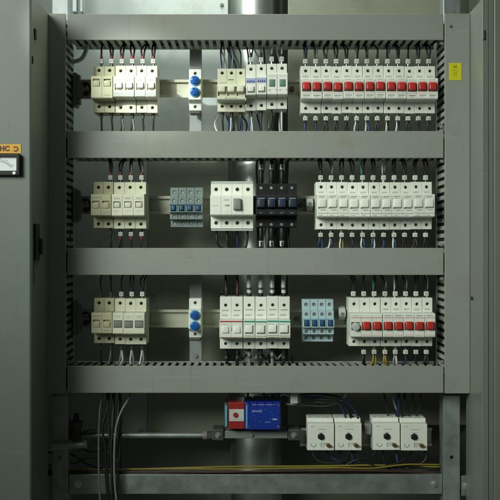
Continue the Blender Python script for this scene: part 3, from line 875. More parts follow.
# ---- lower row, right
d = dims(349.6, 381.4, pc, 298.2, 347, 313, 337, 304.4, 342.4)
o = dev('circuit_breaker', 'white three-pole breaker with white push button and two red switches', 'breaker', 349.6, 381.4, 3)
pw = d['w']/3
make_body(o, 3, d['w'], d['zt'], d['zb'], d['nt'], d['nb'], 'white', d['hz'], [(.0158, .0148, zl(325.6, pc), .005)])
MB().cyl((-pw, YN+.005, zl(326, pc)), (-pw, YN-.006, zl(326, pc)), .0078, .0066, seg=32).bevel(.001).smooth().build('push_button', 'palegrey', o)
for i in (0, 1):
    lever(o, pw*i-.0004, zl(325.4, pc), .0128, .0138, YN-.0055, YN+.0045, 'red', tilt=-.12, bev=.0020)
stripe(o, -d['w']/2+.001, d['w']/2-.001, zl(317.4, pc), zl(317.0, pc), YN, 'redprint')
stripe(o, -pw*.4, d['w']/2-.001, zl(334.6, pc), zl(334.2, pc), YN, 'pinkprint')
print_lines(o, -pw*1.3, -pw*.7, zl(315, pc), YN, 'greyprint', 1, seed=71)
d = dims(381.8, 392.2, pc, 298.2, 347, 313, 337, 304.4, 342.4)
rl = [f'{w} one-pole red-switch breaker right of the push button breaker, lower row' for w in ORD[:5]]
o = dev('circuit_breaker', rl[0], 'breaker', 381.8, 392.3, 3, 'red-switch breakers in the lower row')
make_body(o, 1, d['w'], d['zt'], d['zb'], d['nt'], d['nb'], 'white', d['hz'], [(.0158, .0148, zl(325.6, pc), .005)])
lever(o, -.0004, zl(325.4, pc), .0128, .0138, YN-.0055, YN+.0045, 'red', tilt=-.12, bev=.0020)
stripe(o, -d['w']/2+.001, d['w']/2-.001, zl(317.4, pc), zl(317.0, pc), YN, 'redprint')
stripe(o, -d['w']/2+.001, d['w']/2-.001, zl(334.6, pc), zl(334.2, pc), YN, 'pinkprint')
print_lines(o, -.006, .005, zl(315, pc), YN, 'darkprint', 1, h=.0010, seed=72)
print_lines(o, -.005, .005, zl(309.4, pc), YS, 'greyprint', 2, h=.0009, gap=.0018, seed=73)
for i in range(1, 5):
    c = P(387+10.5*i, pc, YREF); copy_tree(o, (c.x, YR, c.z), rl[i])

# ================================================================= wires at the terminals
YW = .040
CN = {'black': 'w_black', 'blue': 'w_blue', 'navy': 'w_navy', 'white': 'w_white', 'grey': 'w_grey', 'red': 'w_red', 'teal': 'w_teal',
      'yellow': 'w_yellow', 'pale': 'w_pale', 'brown': 'w_brown'}
rw = random.Random(21)
def wire(px, pe, pd, cols, style, label, group, yw=YW, spread=None, drift=None, r=.0017):
    """px: terminal column; pe: device edge; pd: duct wall; going up if pd < pe."""
    up = 1 if pd < pe else -1
    ke = S*(D+YREF)/D
    x = P(px, pe, YREF).x
    ze = P(px, pe, YREF+.013).z
    zd = P(px, pd, 0).z + up*.012
    ln = abs(zd-ze)
    dr = rw.uniform(-.004, .004) if drift is None else drift*S
    if not isinstance(cols, (list, tuple)) or len(cols) == 1:
        c0 = cols if isinstance(cols, str) else cols[0]
        if style == 'tag' and c0 == 'black' and rw.random() < .8: cols = ['black', 'black']
    root = None
    tz0, tz1, tr = (.0035, .0118, .0039) if up > 0 else (.0062, .0138, .0039)
    if style == 'lug': tz0, tz1 = .0, .0
    base = tz1 if style in ('tag', 'red', 'dark') else .003
    cl = cols if isinstance(cols, (list, tuple)) else [cols]
    lx0 = P(67.2, 0).x
    def slot(xv): return lx0 + .0135*round((xv-lx0)/.0135) + rw.uniform(-.0012, .0012)
    xe0 = slot(x+dr)
    for j, cn in enumerate(cl):
        sp = 0 if len(cl) == 1 else (-1 if j == 0 else 1)*(rw.uniform(.0022, .0042) if spread is None else spread*S)
        o0 = 0 if len(cl) == 1 else (-1 if j == 0 else 1)*.0009
        ww = rw.uniform(-.0012, .0012)
        pts = [(x+o0, yw, ze-up*.003), (x+o0, yw, ze+up*base), (x+o0+sp*.5+ww, yw+rw.uniform(-.003, .002), ze+up*(base+(ln-base)*.45)),
               ((x+o0*.5+sp*.5)*.3+(xe0+o0)*.7+sp*.25, yw+.003, ze+up*(base+(ln-base)*.72)), (xe0+o0*1.6, yw+.006, ze+up*(ln-.012)), (xe0+o0*1.6, yw+.012, zd)]
        mb = MB().tube(pts, r, seg=8, sub=4)
        if root is None:
            root = mb.build('wire', CN[cn]); tag(root, label, 'wire', group)
        else:
            mb.build('second_core', CN[cn], root)
    if style in ('tag', 'red'):
        MB().box(x-tr, x+tr, yw-tr, yw+tr, *sorted((ze+up*tz0, ze+up*tz1)), bev=.0009).build('marker_sleeve', 'tag', root)
        z0 = ze+up*(tz0+.0025)
        mk = MB()
        for q in (-1, 1): mk.box(x+q*.0013-.0005, x+q*.0013+.0005, yw-tr-.0002, yw-tr-.00002, z0, z0+up*.003)
        mk.build('lettering', 'greyprint', root)
        MB().cyl((x, yw, ze-up*.002), (x, yw, ze+up*tz0), .0016, seg=10).build('ferrule', 'brightscrew', root)
    if style == 'tag':
        MB().cyl((x, yw, ze+up*tz1), (x, yw, ze+up*(tz1+.009)), .0025, .0019, seg=12).build('crimp_sleeve', 'black', root)
    if style == 'red':
        MB().cyl((x, yw, ze+up*tz1), (x, yw, ze+up*(tz1+.006)), .0030, .0022, seg=12).build('crimp_sleeve', 'tagred', root)
    if style == 'dark':
        MB().cyl((x, yw, ze+up*.002), (x, yw, ze+up*.011), .0034, .0026, seg=12).build('crimp_sleeve', 'darkgrey', root)
    return root
GT = 'wires into the breakers'
# top row
beige_n = ['first beige pole', 'second beige pole'] + [f'{w} white single breaker' for w in ORD[:4]]
for i, px in enumerate((99, 109.4, 120, 130.6, 141.2, 151.8)):
    wire(px, 64.4, 40, ['red', 'black'] if i else 'black', 'red', f'dark red-sleeved wire entering the {beige_n[i]} from above, top row', GT)
    wire(px, 111.5, 131, ['black', 'grey'] if i in (2, 3) else ['black', 'black'][:1], 'dark', f'black wire leaving the {beige_n[i]} downwards, top row', GT)
mid_n = ['first pole of the cream three-pole breaker', 'second pole of the cream three-pole breaker', 'third pole of the cream three-pole breaker',
         'first blue-banded breaker', 'second blue-banded breaker', 'first green-windowed breaker', 'second green-windowed breaker']
mx = (222, 231.3, 240.6, 250.9, 261.3, 272, 282.2)
tc = (['navy', 'grey'], ['navy', 'grey'], ['black'], ['white', 'navy'], ['grey'], ['white'], ['white'])
bc = (['black'], ['white', 'black'], ['black', 'blue'], ['blue', 'white'], ['black'], ['black'], ['white'])
wn = {'navy': 'dark blue', 'black': 'black', 'white': 'white', 'grey': 'grey', 'blue': 'blue', 'teal': 'teal', 'yellow': 'yellow', 'pale': 'pale', 'red': 'red', 'brown': 'brown'}
def cname(cl):
    cl = cl if isinstance(cl, (list, tuple)) else [cl]
    return ' and '.join(dict.fromkeys(wn[c] for c in cl))
for i, px in enumerate(mx):
    e = (67, 67, 67, 62.8, 62.8, 62, 62)[i]
    wire(px, e, 40, tc[i], 'tag' if i >= 3 else 'plain', f'{cname(tc[i])} wire above the {mid_n[i]}', GT, r=.0014)
    wire(px, (110.6, 110.6, 110.6, 109.4, 109.4, 107.8, 107.8)[i], 131, bc[i], 'dark' if i < 5 else 'plain', f'{cname(bc[i])} wire below the {mid_n[i]}', GT)
rt = [['black', 'blue'], ['black', 'grey'], ['black', 'grey'], ['black', 'black'], ['black'], ['grey', 'black'], ['black', 'grey'], ['black'], ['black', 'grey'], ['black', 'black'], ['black'], ['black'], ['black']]
rb = ['blue', 'navy', 'black', 'black', 'black', ['white', 'navy'], ['white', 'blue'], 'black', ['white', 'black'], ['white', 'navy'], 'black', 'black', 'black']
for i in range(13):
    px = xs[i]+5.2
    wire(px, 64.4, 40, rt[i], 'tag', f'{cname(rt[i])} wire above the {ORD[i]} red-switch breaker, top row', GT)
    wire(px, 112, 131, rb[i], 'tag', f'{cname(rb[i])} wire below the {ORD[i]} red-switch breaker, top row', GT)
for i in range(8):
    px = 219+i*8.6; cc = ['w_white', 'w_blue', 'w_grey', 'w_black', 'w_white', 'w_navy', 'w_grey', 'w_white'][i]
    u = lambda q: rw.uniform(-q, q)
    o = MB().tube([P(px+u(2), 36, .055), P(px+u(3), 50, .068), P(px+4+u(5), 66, .082), P(px+3+u(4), 90, .095), P(px+u(5), 112, .080), P(px-2+u(4), 124, .066), P(px+u(3), 138, .055)], .0017, seg=8, sub=6).build('wire', cc)
    tag(o, f'{ORD[i]} of eight loose wires from left passing behind the top row centre breakers', 'wire', 'loose wires behind the top centre breakers')
for i in range(6):
    px = 258+i*6; cc = ['w_black', 'w_grey', 'w_navy', 'w_black', 'w_white', 'w_black'][i]
    u = lambda q: rw.uniform(-q, q)
    o = MB().tube([P(px+u(2), 154, .055), P(px+u(3), 168, .066), P(px+u(4), 190, .085), P(px+u(4), 215, .085), P(px+u(3), 236, .066), P(px+u(3), 254, .055)], .0019, seg=8, sub=6).build('wire', cc)
    tag(o, f'{ORD[i]} of six loose wires from left passing behind the black breaker', 'wire', 'loose wires behind the black breaker')
for i in range(6):
    px = 224+i*11.6; cc = ['w_black', 'w_black', 'w_grey', 'w_black', 'w_grey', 'w_black'][i]
    u = lambda q: rw.uniform(-q, q)
    o = MB().tube([P(px+u(2), 349, .05), P(px+3+u(2), 355, .042), P(px+8+u(2), 359, .046), P(px+11+u(2), 355, .052), P(px+13+u(2), 368, .06)], .0020, seg=8, sub=6).build('wire', cc)
    tag(o, f'{ORD[i]} from left of six looped wires under the red and green lined breakers', 'wire', 'looped wires under the lower centre breakers')
# middle row
cream_n = ['first beige pole', 'second beige pole'] + [f'{w} cream single breaker' for w in ORD[:3]]
for i, px in enumerate((98, 108.4, 118.6, 129.2, 140)):
    if i: wire(px, 181.4, 158, ['black', 'grey'] if i in (3, 4) else ['black', 'black'], 'red', f'dark wire with red sleeve above the {cream_n[i]}, middle row', GT)
    if i: wire(px, 228.4, 248, ['black', 'black'] if i == 2 else 'black', 'dark' if i == 1 else 'red', f'black wire below the {cream_n[i]}, middle row', GT)
xx = [316.4+pt*(i+.5) for i in range(11)]
wt = ['black', ['black', 'grey'], ['black', 'navy'], 'black', ['teal', 'black'], 'black', ['white', 'grey'], 'black', 'black', 'black', ['black', 'black']]
wbm = [['navy', 'blue'], ['white', 'navy'], ['white', 'yellow'], 'navy', ['white', 'blue'], ['blue', 'white'], 'blue', ['white', 'blue'], 'black', 'black', 'black']
for i in range(11):
    wire(xx[i], 181.4, 158, wt[i], 'tag', f'{cname(wt[i])} wire above the {ORD[i]} pole of the white right group, middle row', GT)
    wire(xx[i], 229.2, 248, wbm[i], 'tag', f'{cname(wbm[i])} wire below the {ORD[i]} pole of the white right group, middle row', GT)
# thick black lugs of the black breaker, and the white four-pole breaker's leads
def lug(px, pe, pd, label, crimp=True, col='w_black', r=.0032):
    up = 1 if pd < pe else -1
    x = P(px, pe, YREF).x; ze = P(px, pe, YREF+.013).z; zd = P(px, pd, 0).z+up*.012; yw = .036
    o = MB().tube([(x, yw, ze-up*.004), (x, yw, ze+up*.012), (x+.0005, yw+.002, ze+up*.026), (x+rw.uniform(-.002, .002), yw+.008, zd)], r, seg=12).build('cable', col if isinstance(col, str) else col)
    tag(o, label, 'cable', 'thick cables at the breakers')
    MB().cyl((x, yw, ze+up*.001), (x, yw, ze+up*.024), .0046, .0042, seg=16).bevel(.0006).smooth().build('heat_shrink', 'black', o)
    if crimp:
        MB().cyl((x, yw+.001, ze+up*.0245), (x, yw+.002, ze+up*.034), .0040, .0036, seg=14).build('crimp', 'tag', o)
        MB().box(x-.0012, x+.0012, yw-.0047, yw-.0030, *sorted((ze+up*.026, ze+up*.034)), bev=.0004).build('cable_tie', 'black', o)
for i, px in enumerate((261.2, 271.8, 282.4)):
    lug(px, 183, 158, f'black cable with white crimp above the {ORD[i]} pole of the black breaker')
    lug(px, 227, 248, f'black cable with white crimp below the {ORD[i]} pole of the black breaker')
for i, px in enumerate((216, 226.5, 237, 247.5)):
    c_ = ['black', 'black', 'navy', 'black'][i]
    wire(px, 229.6, 248, c_, 'plain', f'{cname(c_)} wire below the {ORD[i]} pole of the white four-pole breaker', GT, r=.0019)
# lower row
for i, px in enumerate((98.6, 109, 119.4, 130, 140.6)):
    wire(px, 298.6, 275, 'black', 'dark' if i < 2 else 'tag', f'bent black wire above the {(["first beige pole", "second beige pole"] + [w + " grey-switched breaker" for w in ORD[:3]])[i]}, lower row', GT, drift=(4.5, 2, 5, -1, 3)[i], r=.0015)
    bl = ['black', ['grey', 'black'], ['grey', 'white'], ['white', 'grey'], ['white', 'grey']][i]
    wire(px, 344.6, 366, bl, 'dark', f'{cname(bl)} wire below the {(["first beige pole", "second beige pole"] + [w + " grey-switched breaker" for w in ORD[:3]])[i]}, lower row', GT, spread=1.8)
def thick(px, pe, pd, label, cols=('w_pale',), r=.0042):
    up = 1 if pd < pe else -1
    x = P(px, pe, YREF).x; ze = P(px, pe, YREF+.013).z; zd = P(px, pd, 0).z+up*.012; yw = .038
    o = MB().tube([(x, yw, ze-up*.004), (x, yw, ze+up*.010), (x+rw.uniform(-.001, .001), yw+.003, ze+up*.022), (x+rw.uniform(-.003, .003), yw+.008, zd)], r, seg=14).build('cable', cols[0])
    tag(o, label, 'cable', 'thick cables at the breakers')
    MB().cyl((x, yw, ze-up*.001), (x, yw, ze+up*.007), r*1.15, r*1.05, seg=14).build('ferrule', 'black', o)
    MB().cyl((x, yw, ze+up*.0125), (x, yw, ze+up*.0165), r*1.05, seg=14).build('tape_band', 'darkgrey', o)
for i in range(2):
    px = (226, 237.2)[i]
    thick(px, 297, 275, f'dark cable above the {ORD[i]} pole of the red-lined breaker', (('w_black', 'w_red')[i],), .0026)
    thick(px, 349.6, 366, f'black cable below the {ORD[i]} pole of the red-lined breaker', ('w_black',), .0030)
for i in range(4):
    px = 249.2+11.68*i
    thick(px, 297, 275, f'thick pale cable above the {ORD[i]} green-lined breaker')
    thick(px, 349.6, 366, f'{"grey" if i % 2 == 0 else "black"} cable below the {ORD[i]} green-lined breaker', ('w_grey' if i % 2 == 0 else 'w_black',), .0030)
px8 = [349.6+10.6*(i+.5) for i in range(3)] + [381.8+10.5*(i+.5) for i in range(5)]
lt = ['black', 'black', ['teal', 'black'], ['black', 'grey'], ['white', 'black'], ['black', 'grey'], 'black', ['black', 'white']]
lb = [None, 'black', ['yellow', 'yellow'], ['yellow', 'yellow'], ['grey', 'white'], 'navy', 'black', 'black']
for i in range(8):
    nm = f'{ORD[i]} pole of the lower red-switch group'
    wire(px8[i], 298.2, 275, lt[i], 'tag', f'{cname(lt[i])} wire above the {nm}', GT)
    if lb[i]: wire(px8[i], 347, 366, lb[i], 'tag', f'{cname(lb[i])} wire below the {nm}', GT)

# ================================================================= bottom compartment
# four timer relays
def timer(px0, px1, label, first=None):
    py0, py1, yf = 423.8, 450.4, .022
    a, b = P(px0, py0, yf), P(px1, py1, yf)
    o = thing('timer_relay', ((a.x+b.x)/2, .074, (a.z+b.z)/2), label, 'timer relay', 'white timer relays')
    w = b.x-a.x-.0008; h = a.z-b.z; f = yf-.074
    prof = [(-.0005, -h/2-.004), (f+.018, -h/2-.004), (f+.016, -h/2), (f, -h/2), (f, h/2), (f+.014, h/2+.001), (f+.016, h/2+.0075), (-.0005, h/2+.0075)]
    me_b = MB().prism(prof, -w/2, w/2).bevel(.0009).mesh('b')
    cut = MB().cyl((0, f-.01, h*.02), (0, f+.003, h*.02), .0066, seg=6)
    cut.box(w*.0, w*.14+.004, f-.01, f+.0016, -h*.38, -h*.22)
    for i in range(3):
        x = -w/3+w/3*i; cut.cyl((x, f-.02+.03, h/2+.02), (x, f+.03, h/2+.003), .003, seg=14)
    link_mesh('housing', boolean(me_b, cut.mesh('c')), 'white', o)
    MB().cyl((0, f+.003, h*.02), (0, f-.0035, h*.02), .0060, .0054, seg=8).bevel(.0007).build('dial_knob', 'black', o)
    kb = MB().cyl((w*.27, f+.001, -h*.30), (w*.27, f-.0045, -h*.30), .0042, .0034, seg=10).bevel(.0005)
    kb.build('adjuster', 'brass', o)
    MB().box(w*.27-.0008, w*.27+.0052, f-.0062, f-.0047, -h*.30-.0006, -h*.30+.0022, rot=Matrix.Rotation(.5, 3, 'Y')).build('adjuster_slot', 'brass', o)
    stripe(o, w*.02, w*.15, -h*.37, -h*.23, f+.0012, 'tag', 'label_window')
    print_lines(o, -w*.12, w*.2, h*.29, f, 'greyprint', 1, h=.0009, seed=81)
    print_lines(o, -w*.38, -w*.25, h*.40, f, 'greyprint', 1, h=.0012, seed=82)
    print_lines(o, -w*.10, w*.12, h*.17, f, 'greyprint', 1, h=.0006, seed=83)
    mk = MB().tube([(-w*.28+.0042*math.cos(t), f-.0001, -h*.28+.0042*math.sin(t)) for t in [math.radians(q) for q in range(150, 400, 25)]], .0004, seg=5, sub=2)
    mk.build('dial_scale', 'darkprint', o)
    return o
t1 = timer(307.6, 334.4, 'white timer relay nearest to the blue contactor')
def put_timer(px, label):
    p = P(px, (423.8+450.4)/2, .022); return copy_tree(t1, (p.x, .074, p.z), label)
put_timer(348.4, 'white timer relay with two blue-black wires curving into its top')
put_timer(386.8, 'white timer relay left in the right-hand pair of relays')
put_timer(414.4, 'white timer relay closest to the galvanised right upright')
p = P(367.5, 427, .05)
tag(MB().box(p.x-.006, p.x+.006, .04, .074, p.z-.012, p.z+.008, bev=.002).build('end_stop', 'midgrey'), 'small grey end stop between the two relay pairs', 'end stop')

# red and blue contactor
yf = .012
a, b = P(224, 402.4, yf), P(280.6, 429.8, yf)
ct = thing('contactor', ((a.x+b.x)/2, .075, b.z), 'bright blue and red contactor in front of the pipe', 'contactor')
W = b.x-a.x; H = a.z-b.z; f = yf-.075; k = S*(D+yf)/D
x_ = lambda px: (px-224)*k - W/2
MB().box(x_(228.5), x_(244.5), f+.004, -.002, 0.0005, H-.001, bev=.0012).build('red_housing', 'cred', ct)
MB().box(x_(224), x_(228.3), f+.010, -.002, .001, H-.003, bev=.001).build('side_terminal', 'darkgrey', ct)
st_ = MB().box(x_(225), x_(227), f+.0085, f+.0098, .004, H-.007, bev=.0004).build('terminal_strip', 'skyblue', ct)
wl = MB().box(x_(229.2), x_(244.0), f+.0028, f+.0038, H*.30, H*.74, bev=.0003).build('label_plate', 'tag', ct)
MB().cyl((x_(235.6), f+.0026, H*.53), (x_(235.6), f+.0008, H*.53), .0046, .0042, seg=20).build('push_button', 'cred', wl)
print_lines(wl, x_(231), x_(242.5), H*.36, f+.0028, 'greyprint', 1, seed=91)
print_lines(wl, x_(231), x_(234), H*.68, f+.0028, 'greyprint', 1, seed=92)
me_b = MB().box(x_(244.8), x_(280.6), f, -.002, 0, H, bev=.0016).mesh('b')
cut = MB()
for px in (250, 258, 266, 274): cut.box(x_(px)-.003, x_(px)+.003, f-.002, f+.004, H*.86, H*1.1)
link_mesh('blue_housing', boolean(me_b, cut.mesh('c')), 'cblue', ct)
stripe(ct, x_(246), x_(247.4), H*.06, H*.92, f, 'skyblue', 'edge_strip', th=.0008)
mb = MB()
rnd = random.Random(5)
for q in range(10):
    an = q*math.pi/5
    cx_, cz_ = x_(263)+.016*math.cos(an), H*.52+.0115*math.sin(an)
    mb.box(cx_-.0016, cx_+.0016, f-.0002, f-.00003, cz_-.0006, cz_+.0006)
mb.build('lettering', mat('print_teal', (.02, .14, .36), .5), ct)
stripe(ct, x_(272.5), x_(277), H*.36, H*.41, f, 'lilac', 'lettering')
stripe(ct, x_(252), x_(275), H*.905, H*.92, f, 'lilac', 'lettering')
for px in (247.8, 278.4):
    for zf in (.12, .90):
        MB().cyl((x_(px), f+.001, H*zf), (x_(px), f-.0008, H*zf), .0019, seg=14).build('case_screw', 'screw', ct)
MB().box(x_(244.8), x_(280.6), f+.022, -.004, H+.0004, H+.006, bev=.001).build('terminal_block', 'black', ct)
for px in (249, 256, 263, 270, 277):
    MB().cyl((x_(px), f+.030, H+.006), (x_(px), f+.030, H+.0075), .0028, seg=14).build('terminal_screw', 'brightscrew', ct)
print_lines(ct, x_(252), x_(262), H*.70, f, 'lilac', 2, h=.0010, gap=.0021, seed=95)
print_lines(ct, x_(265), x_(271), H*.28, f, 'lilac', 1, h=.0009, seed=96)
# its mounting bracket
a, b = P(212, 431, .035), P(300, 438.5, .035)
o = thing('mounting_bracket', ((a.x+b.x)/2, .035, b.z), 'dull grey bracket under the blue and red contactor', 'bracket')
w = (b.x-a.x)/2; h = a.z-b.z
MB().box(-w*.72, w*.72, 0, .04, 0, h, bev=.001).build('bar', 'strap', o)
for s in (-1, 1):
    MB().box(s*w*.86-w*.13, s*w*.86+w*.13, -.004, .036, -.003, h+.004, bev=.002).build('end_block', 'darkgrey', o)
    bolt(s*w*.86, -.004, h*.5, .0036, o, 'midgrey')
bolt(-w*.1, 0, h*.5, .003, o, 'midgrey')
# conduit rod from the left to the bracket
a, b = P(66, 435, .062), P(216, 435, .062)
o = thing('conduit_rod', (a.x, .060, a.z), 'thin steel rod running from the left into the bracket beside the pipe', 'rod')
L_ = b.x-a.x
MB().cyl((0, 0, 0), (L_, 0, 0), .0052, seg=20).smooth().build('rod', 'galv', o)
MB().cyl((L_-.016, 0, 0), (L_-.003, 0, 0), .0088, seg=6).bevel(.0008).build('nut', 'darkgrey', o)
MB().cyl((L_-.024, 0, 0), (L_-.0165, 0, 0), .0076, seg=24).build('washer', 'midgrey', o)
# dark gland hardware at the left
a = P(76, 430, .05)
o = thing('cable_gland', a, 'dark cable gland standing beside the left galvanised upright', 'cable gland')
MB().cyl((0, 0, -.018), (0, 0, .010), .010, .009, seg=20).bevel(.001).smooth().build('body', 'darkgrey', o)
MB().cyl((0, 0, .004), (0, 0, .016), .013, seg=6).bevel(.001).build('nut', 'darkgrey', o)
MB().cyl((0, 0, .016), (.001, 0, .030), .006, .004, seg=16).build('neck', 'black', o)
MB().cyl((.012, 0, -.006), (.034, 0, -.002), .004, seg=12).build('clamp_arm', 'darkgrey', o)
a, b = P(50, 447, .02), P(84, 444.5, .02)
o = thing('conduit_stub', a, 'short grey conduit stub poking right from the left upright', 'conduit')
MB().cyl((0, 0, 0), (b-a), .0066, seg=20).smooth().build('tube', 'galv', o)
MB().cyl((b-a), (b-a)*1.10, .0082, seg=20).bevel(.0006).build('end_ring', 'midgrey', o)
# white plug by the contactor and its wires
a = P(294, 397, .03)
o = thing('wire_connector', a, 'small white four-way plug beside the blue contactor', 'connector')
MB().box(-.0065, .0065, -.006, .008, -.011, .011, bev=.0009).build('shell', 'tag', o)
for q in range(4):
    MB().cyl((.006, 0, -.0085+q*.0055), (.0095, 0, -.0085+q*.0055), .0022, seg=10).build('socket', 'palegrey', o)
def run(pts, r, m, label, cat='cable', group=None, seg=8):
    o = MB().tube([P(px, py, y) for px, py, y in pts], r, seg=seg, sub=8).build(cat, m)
    return tag(o, label, cat, group)
g2 = 'loose cables in the bottom compartment'
run([(300, 395, .03), (318, 394, .032), (338, 397, .03), (350, 405, .03), (357, 414, .035), (358, 424, .045)], .0020, 'w_navy', 'highest dark blue wire arching from the white plug to the relay', group=g2)
run([(300, 398, .03), (318, 397.5, .034), (336, 402, .03), (344, 411, .034), (346.5, 424, .045)], .0020, 'w_navy', 'second dark blue wire arching from the white plug to the relay', group=g2)
run([(300, 401, .03), (315, 399.5, .034), (332, 400, .028), (346, 408, .03), (353, 424, .045)], .0018, 'w_black', 'upper black wire arching from the white plug to the relay', group=g2)
run([(300, 404, .03), (312, 402, .036), (326, 402.5, .032), (340, 404, .032), (352, 416, .040), (356, 424, .046)], .0018, 'w_black', 'lower black wire arching from the white plug to the relay', group=g2)
for i, px in enumerate((345, 352.5, 357.5)):
    p = P(px, 420, .045)
    o = MB().cyl((p.x, .045, p.z-.006), (p.x, .045, p.z+.004), .0028, .0022, seg=12).build('wire_ferrule', 'tag')
    tag(o, f'{ORD[i]} white ferrule on the wires entering the second relay', 'ferrule', 'white ferrules at the relay')
run([(383, 390, .05), (386, 402, .05), (388, 414, .055), (387, 424, .06)], .0018, 'w_black', 'black wire dropping behind the third timer relay', group=g2)
run([(398, 388, .05), (399, 404, .045), (397, 416, .05), (396, 426, .06)], .0032, 'w_navy', 'thick dark blue cable dropping between the right relays', group=g2)
run([(404, 388, .055), (405, 404, .05), (402, 418, .055), (401, 426, .06)], .0026, 'w_black', 'thick black cable dropping between the right relays', group=g2)
run([(412, 388, .05), (413, 402, .05), (409, 416, .055), (406, 426, .06)], .0018, 'w_black', 'black wire dropping behind the fourth timer relay', group=g2)
run([(420, 388, .05), (421, 402, .05), (417, 414, .055), (414, 426, .06)], .0018, 'w_black', 'rightmost black wire dropping behind the fourth timer relay', group=g2)
# below the relays
run([(338, 450, .05), (345, 458, .045), (357, 464, .045), (380, 467, .045), (410, 466, .045), (438, 470, .045)], .0018, 'w_black', 'black wire sagging right from under the second relay', group=g2)
run([(352, 450, .05), (352.5, 458, .045), (357, 465, .045), (368, 470, .05), (385, 472, .05)], .0020, 'w_navy', 'dark blue wire dropping from under the second relay', group=g2)
run([(356, 450, .05), (358, 457, .045), (366, 463, .045), (380, 466, .045), (398, 463, .045), (408, 456, .05), (413, 450, .055)], .0017, 'w_black', 'black loop linking the second and fourth relays underneath', group=g2)
run([(383, 450, .05), (383.5, 458, .05), (386, 466, .05), (392, 472, .055)], .0017, 'w_black', 'black wire dropping from under the third relay', group=g2)
run([(396, 450, .05), (397, 458, .045), (398, 465, .05), (394, 472, .055)], .0022, 'purple', 'dark violet wire dropping between the right-hand relays', group=g2)
run([(44, 468.5, .05), (130, 469, .045), (190, 467.6, .04), (240, 466.5, .04), (300, 466.2, .04), (340, 465.8, .04), (370, 465.2, .045), (405, 466.0, .045), (440, 467.0, .05)], .0016, 'w_yellow', 'upper yellow cable lying along the bottom channel', group='yellow cables')
run([(44, 470.5, .05), (160, 468.8, .042), (230, 469.0, .036), (290, 468.2, .036), (340, 467.8, .036), (372, 468.2, .04), (405, 464.6, .04), (440, 464.6, .05)], .0014, 'w_yellow', 'lower yellow cable crossing the other above the bottom channel', group='yellow cables')
run([(44, 472, .045), (150, 471.6, .04), (220, 472.0, .034), (300, 470.8, .034), (370, 470.6, .034), (440, 472.5, .045)], .0021, 'w_brown', 'dark brown cable lying along the bottom channel below the yellow ones', group=g2)
run([(44, 474, .045), (170, 473.2, .04), (260, 473.8, .04), (350, 472.6, .04), (440, 474, .045)], .0030, 'w_black', 'thick black cable lying on top of the bottom channel', group=g2)
# cable bundle at the left
cols = ['w_black', 'w_black', 'w_black', 'w_black', 'w_black']
nm = ['first', 'second', 'third', 'fourth', 'fifth']
for i in range(5):
    x0 = 105+i*3.1
    u = lambda q: rw.uniform(-q, q)
    run([(x0+2+u(2), 388, .05), (x0+u(2.4), 408, .042), (x0-1+u(2.6), 428, .032), (x0+u(2.6), 450, .024), (x0+1+u(2), 475, .018), (x0+2+u(2), 512, .010)],
        (.0021, .0018, .0024, .0018, .0020)[i], cols[i], f'{nm[i]} from left of the five black cables hanging at the left', group='black cables hanging at the left')
run([(104, 388, .05), (101, 402, .04), (99.5, 415, .03), (98.6, 440, .022), (98.8, 470, .016), (100.5, 512, .01)], .0016, 'w_grey', 'thin grey cable left of the hanging black cables', group=g2)
run([(134, 388, .05), (129, 398, .035), (121, 412, .024), (116, 428, .018), (114.4, 450, .014), (114.6, 480, .012), (118, 512, .01)], .0018, 'w_grey', 'thin grey cable slanting from the lowest duct across the black cables', group=g2)
run([(44, 452, .05), (70, 454, .05), (85, 463, .045), (98, 468, .045), (110, 470, .05)], .0018, 'w_black', 'black wire curving from the gland to the bottom channel', group=g2)
run([(44, 466, .05), (75, 463, .05), (86, 458, .045), (96, 459, .045), (106, 464, .05)], .0016, 'w_brown', 'brown wire looping beside the dark cable gland', group=g2)
run([(62, 430, .08), (72, 438, .05), (80, 447, .04), (91, 452, .035), (101, 450, .04), (108, 440, .05)], .0020, 'w_black', 'black loop hanging between the gland and the black cables', group=g2)
run([(44, 466, .05), (72, 460, .05), (84, 452, .04), (96, 448, .045), (112, 455, .05), (122, 466, .05)], .0016, 'w_grey', 'grey wire arching over the channel at the lower left', group=g2)
run([(120, 394, .06), (121, 420, .055), (119, 446, .05), (121, 468, .05)], .0022, 'w_black', 'single black cable right of the slanting grey cable', group=g2)
run([(312, 450, .05), (316, 459, .045), (328, 463, .04), (344, 461, .04), (354, 452, .05)], .0017, 'w_black', 'black loop under the first two timer relays', group=g2)
run([(326, 450, .055), (331, 457, .05), (342, 462, .045), (362, 470, .05), (382, 473, .055)], .0018, 'w_navy', 'dark blue wire running right from under the first relay', group=g2)
run([(378, 450, .05), (370, 457, .045), (356, 460, .04), (344, 466, .045), (332, 472, .05)], .0017, 'w_black', 'black wire running left from under the third relay', group=g2)
run([(424, 450, .05), (426, 458, .045), (420, 464, .045), (404, 469, .05)], .0018, 'w_black', 'black wire curling left from under the fourth relay', group=g2)
run([(392, 388, .055), (394, 402, .05), (398, 412, .05), (404, 420, .06)], .0018, 'w_grey', 'grey wire dropping between the right-hand relays', group=g2)
run([(249, 400, .05), (248, 394, .05), (246, 386, .055)], .0024, 'w_black', 'black cable rising from the left terminal of the blue contactor', group=g2)
run([(263, 400, .05), (264, 394, .05), (266, 386, .055)], .0024, 'w_black', 'black cable rising from the centre terminal of the blue contactor', group=g2)
run([(277, 400, .05), (281, 395, .045), (288, 395, .04), (293, 398, .034)], .0018, 'w_white', 'short white wire from the blue contactor to the white plug', group=g2)
run([(286, 404, .05), (292, 404.5, .045), (306, 405, .05), (330, 405, .07), (344, 398, .09), (350, 384, .1)], .0018, 'w_grey', 'grey wire running behind the dark blue arching wires', group=g2)
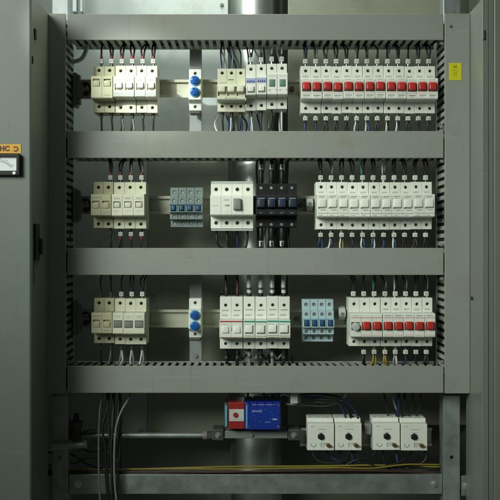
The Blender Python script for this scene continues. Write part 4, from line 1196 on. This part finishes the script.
# loop of grey hose behind the top left breakers
run([(87, 34, .05), (86.5, 48, .055), (83, 57, .058), (77, 61, .058), (66, 62, .055)], .0038, 'w_pale', 'short grey cable bend in the top left corner below the duct', group=g2)

# ================================================================= camera, light
cam = bpy.data.cameras.new('camera'); co = bpy.data.objects.new('camera', cam); C.objects.link(co)
co.location = (0, -D, 0); co.rotation_euler = (math.pi/2, 0, 0)
cam.sensor_width = 36; cam.angle = 2*math.atan(250*S/D); cam.clip_end = 100; cam.clip_start = .01
bpy.context.scene.camera = co

w = bpy.data.worlds.new('World'); bpy.context.scene.world = w; w.use_nodes = True
bg = w.node_tree.nodes['Background']; bg.inputs[0].default_value = (.85, 1, .86, 1); bg.inputs[1].default_value = .043

def area(name, loc, target, size, power, col, size_y=None):
    l = bpy.data.lights.new(name, 'AREA'); l.energy = power; l.color = col; l.size = size
    if size_y: l.shape = 'RECTANGLE'; l.size_y = size_y
    o = bpy.data.objects.new(name, l); C.objects.link(o); o.location = loc
    o.rotation_euler = (Vector(target)-Vector(loc)).to_track_quat('-Z', 'Y').to_euler()
    return o
def spot(name, loc, target, power, ang, blend, rad, col):
    l = bpy.data.lights.new(name, 'SPOT'); l.energy = power; l.color = col; l.spot_size = math.radians(ang); l.spot_blend = blend; l.shadow_soft_size = rad
    o = bpy.data.objects.new(name, l); C.objects.link(o); o.location = loc
    o.rotation_euler = (Vector(target)-Vector(loc)).to_track_quat('-Z', 'Y').to_euler()
    return o
spot('room_lamp', (-1.15, -1.5, .85), (.0, 0, .12), 190, 46, 1, .58, (.935, 1.0, .895))
area('cabinet_top_lamp', (-.16, .11, .80), (-.14, .13, 0), .5, 4.0, (.93, 1.0, .94), .06)
spot('work_lamp', (-.85, -1.1, .72), P(143, 85, .01), 70, 9, 1, .02, (.93, 1.0, .95))
vs = bpy.context.scene.view_settings
vs.view_transform = 'Standard'; vs.look = 'None'; vs.exposure = .28; vs.gamma = 1; vs.use_curve_mapping = False
bpy.context.scene.cycles.max_bounces = 8
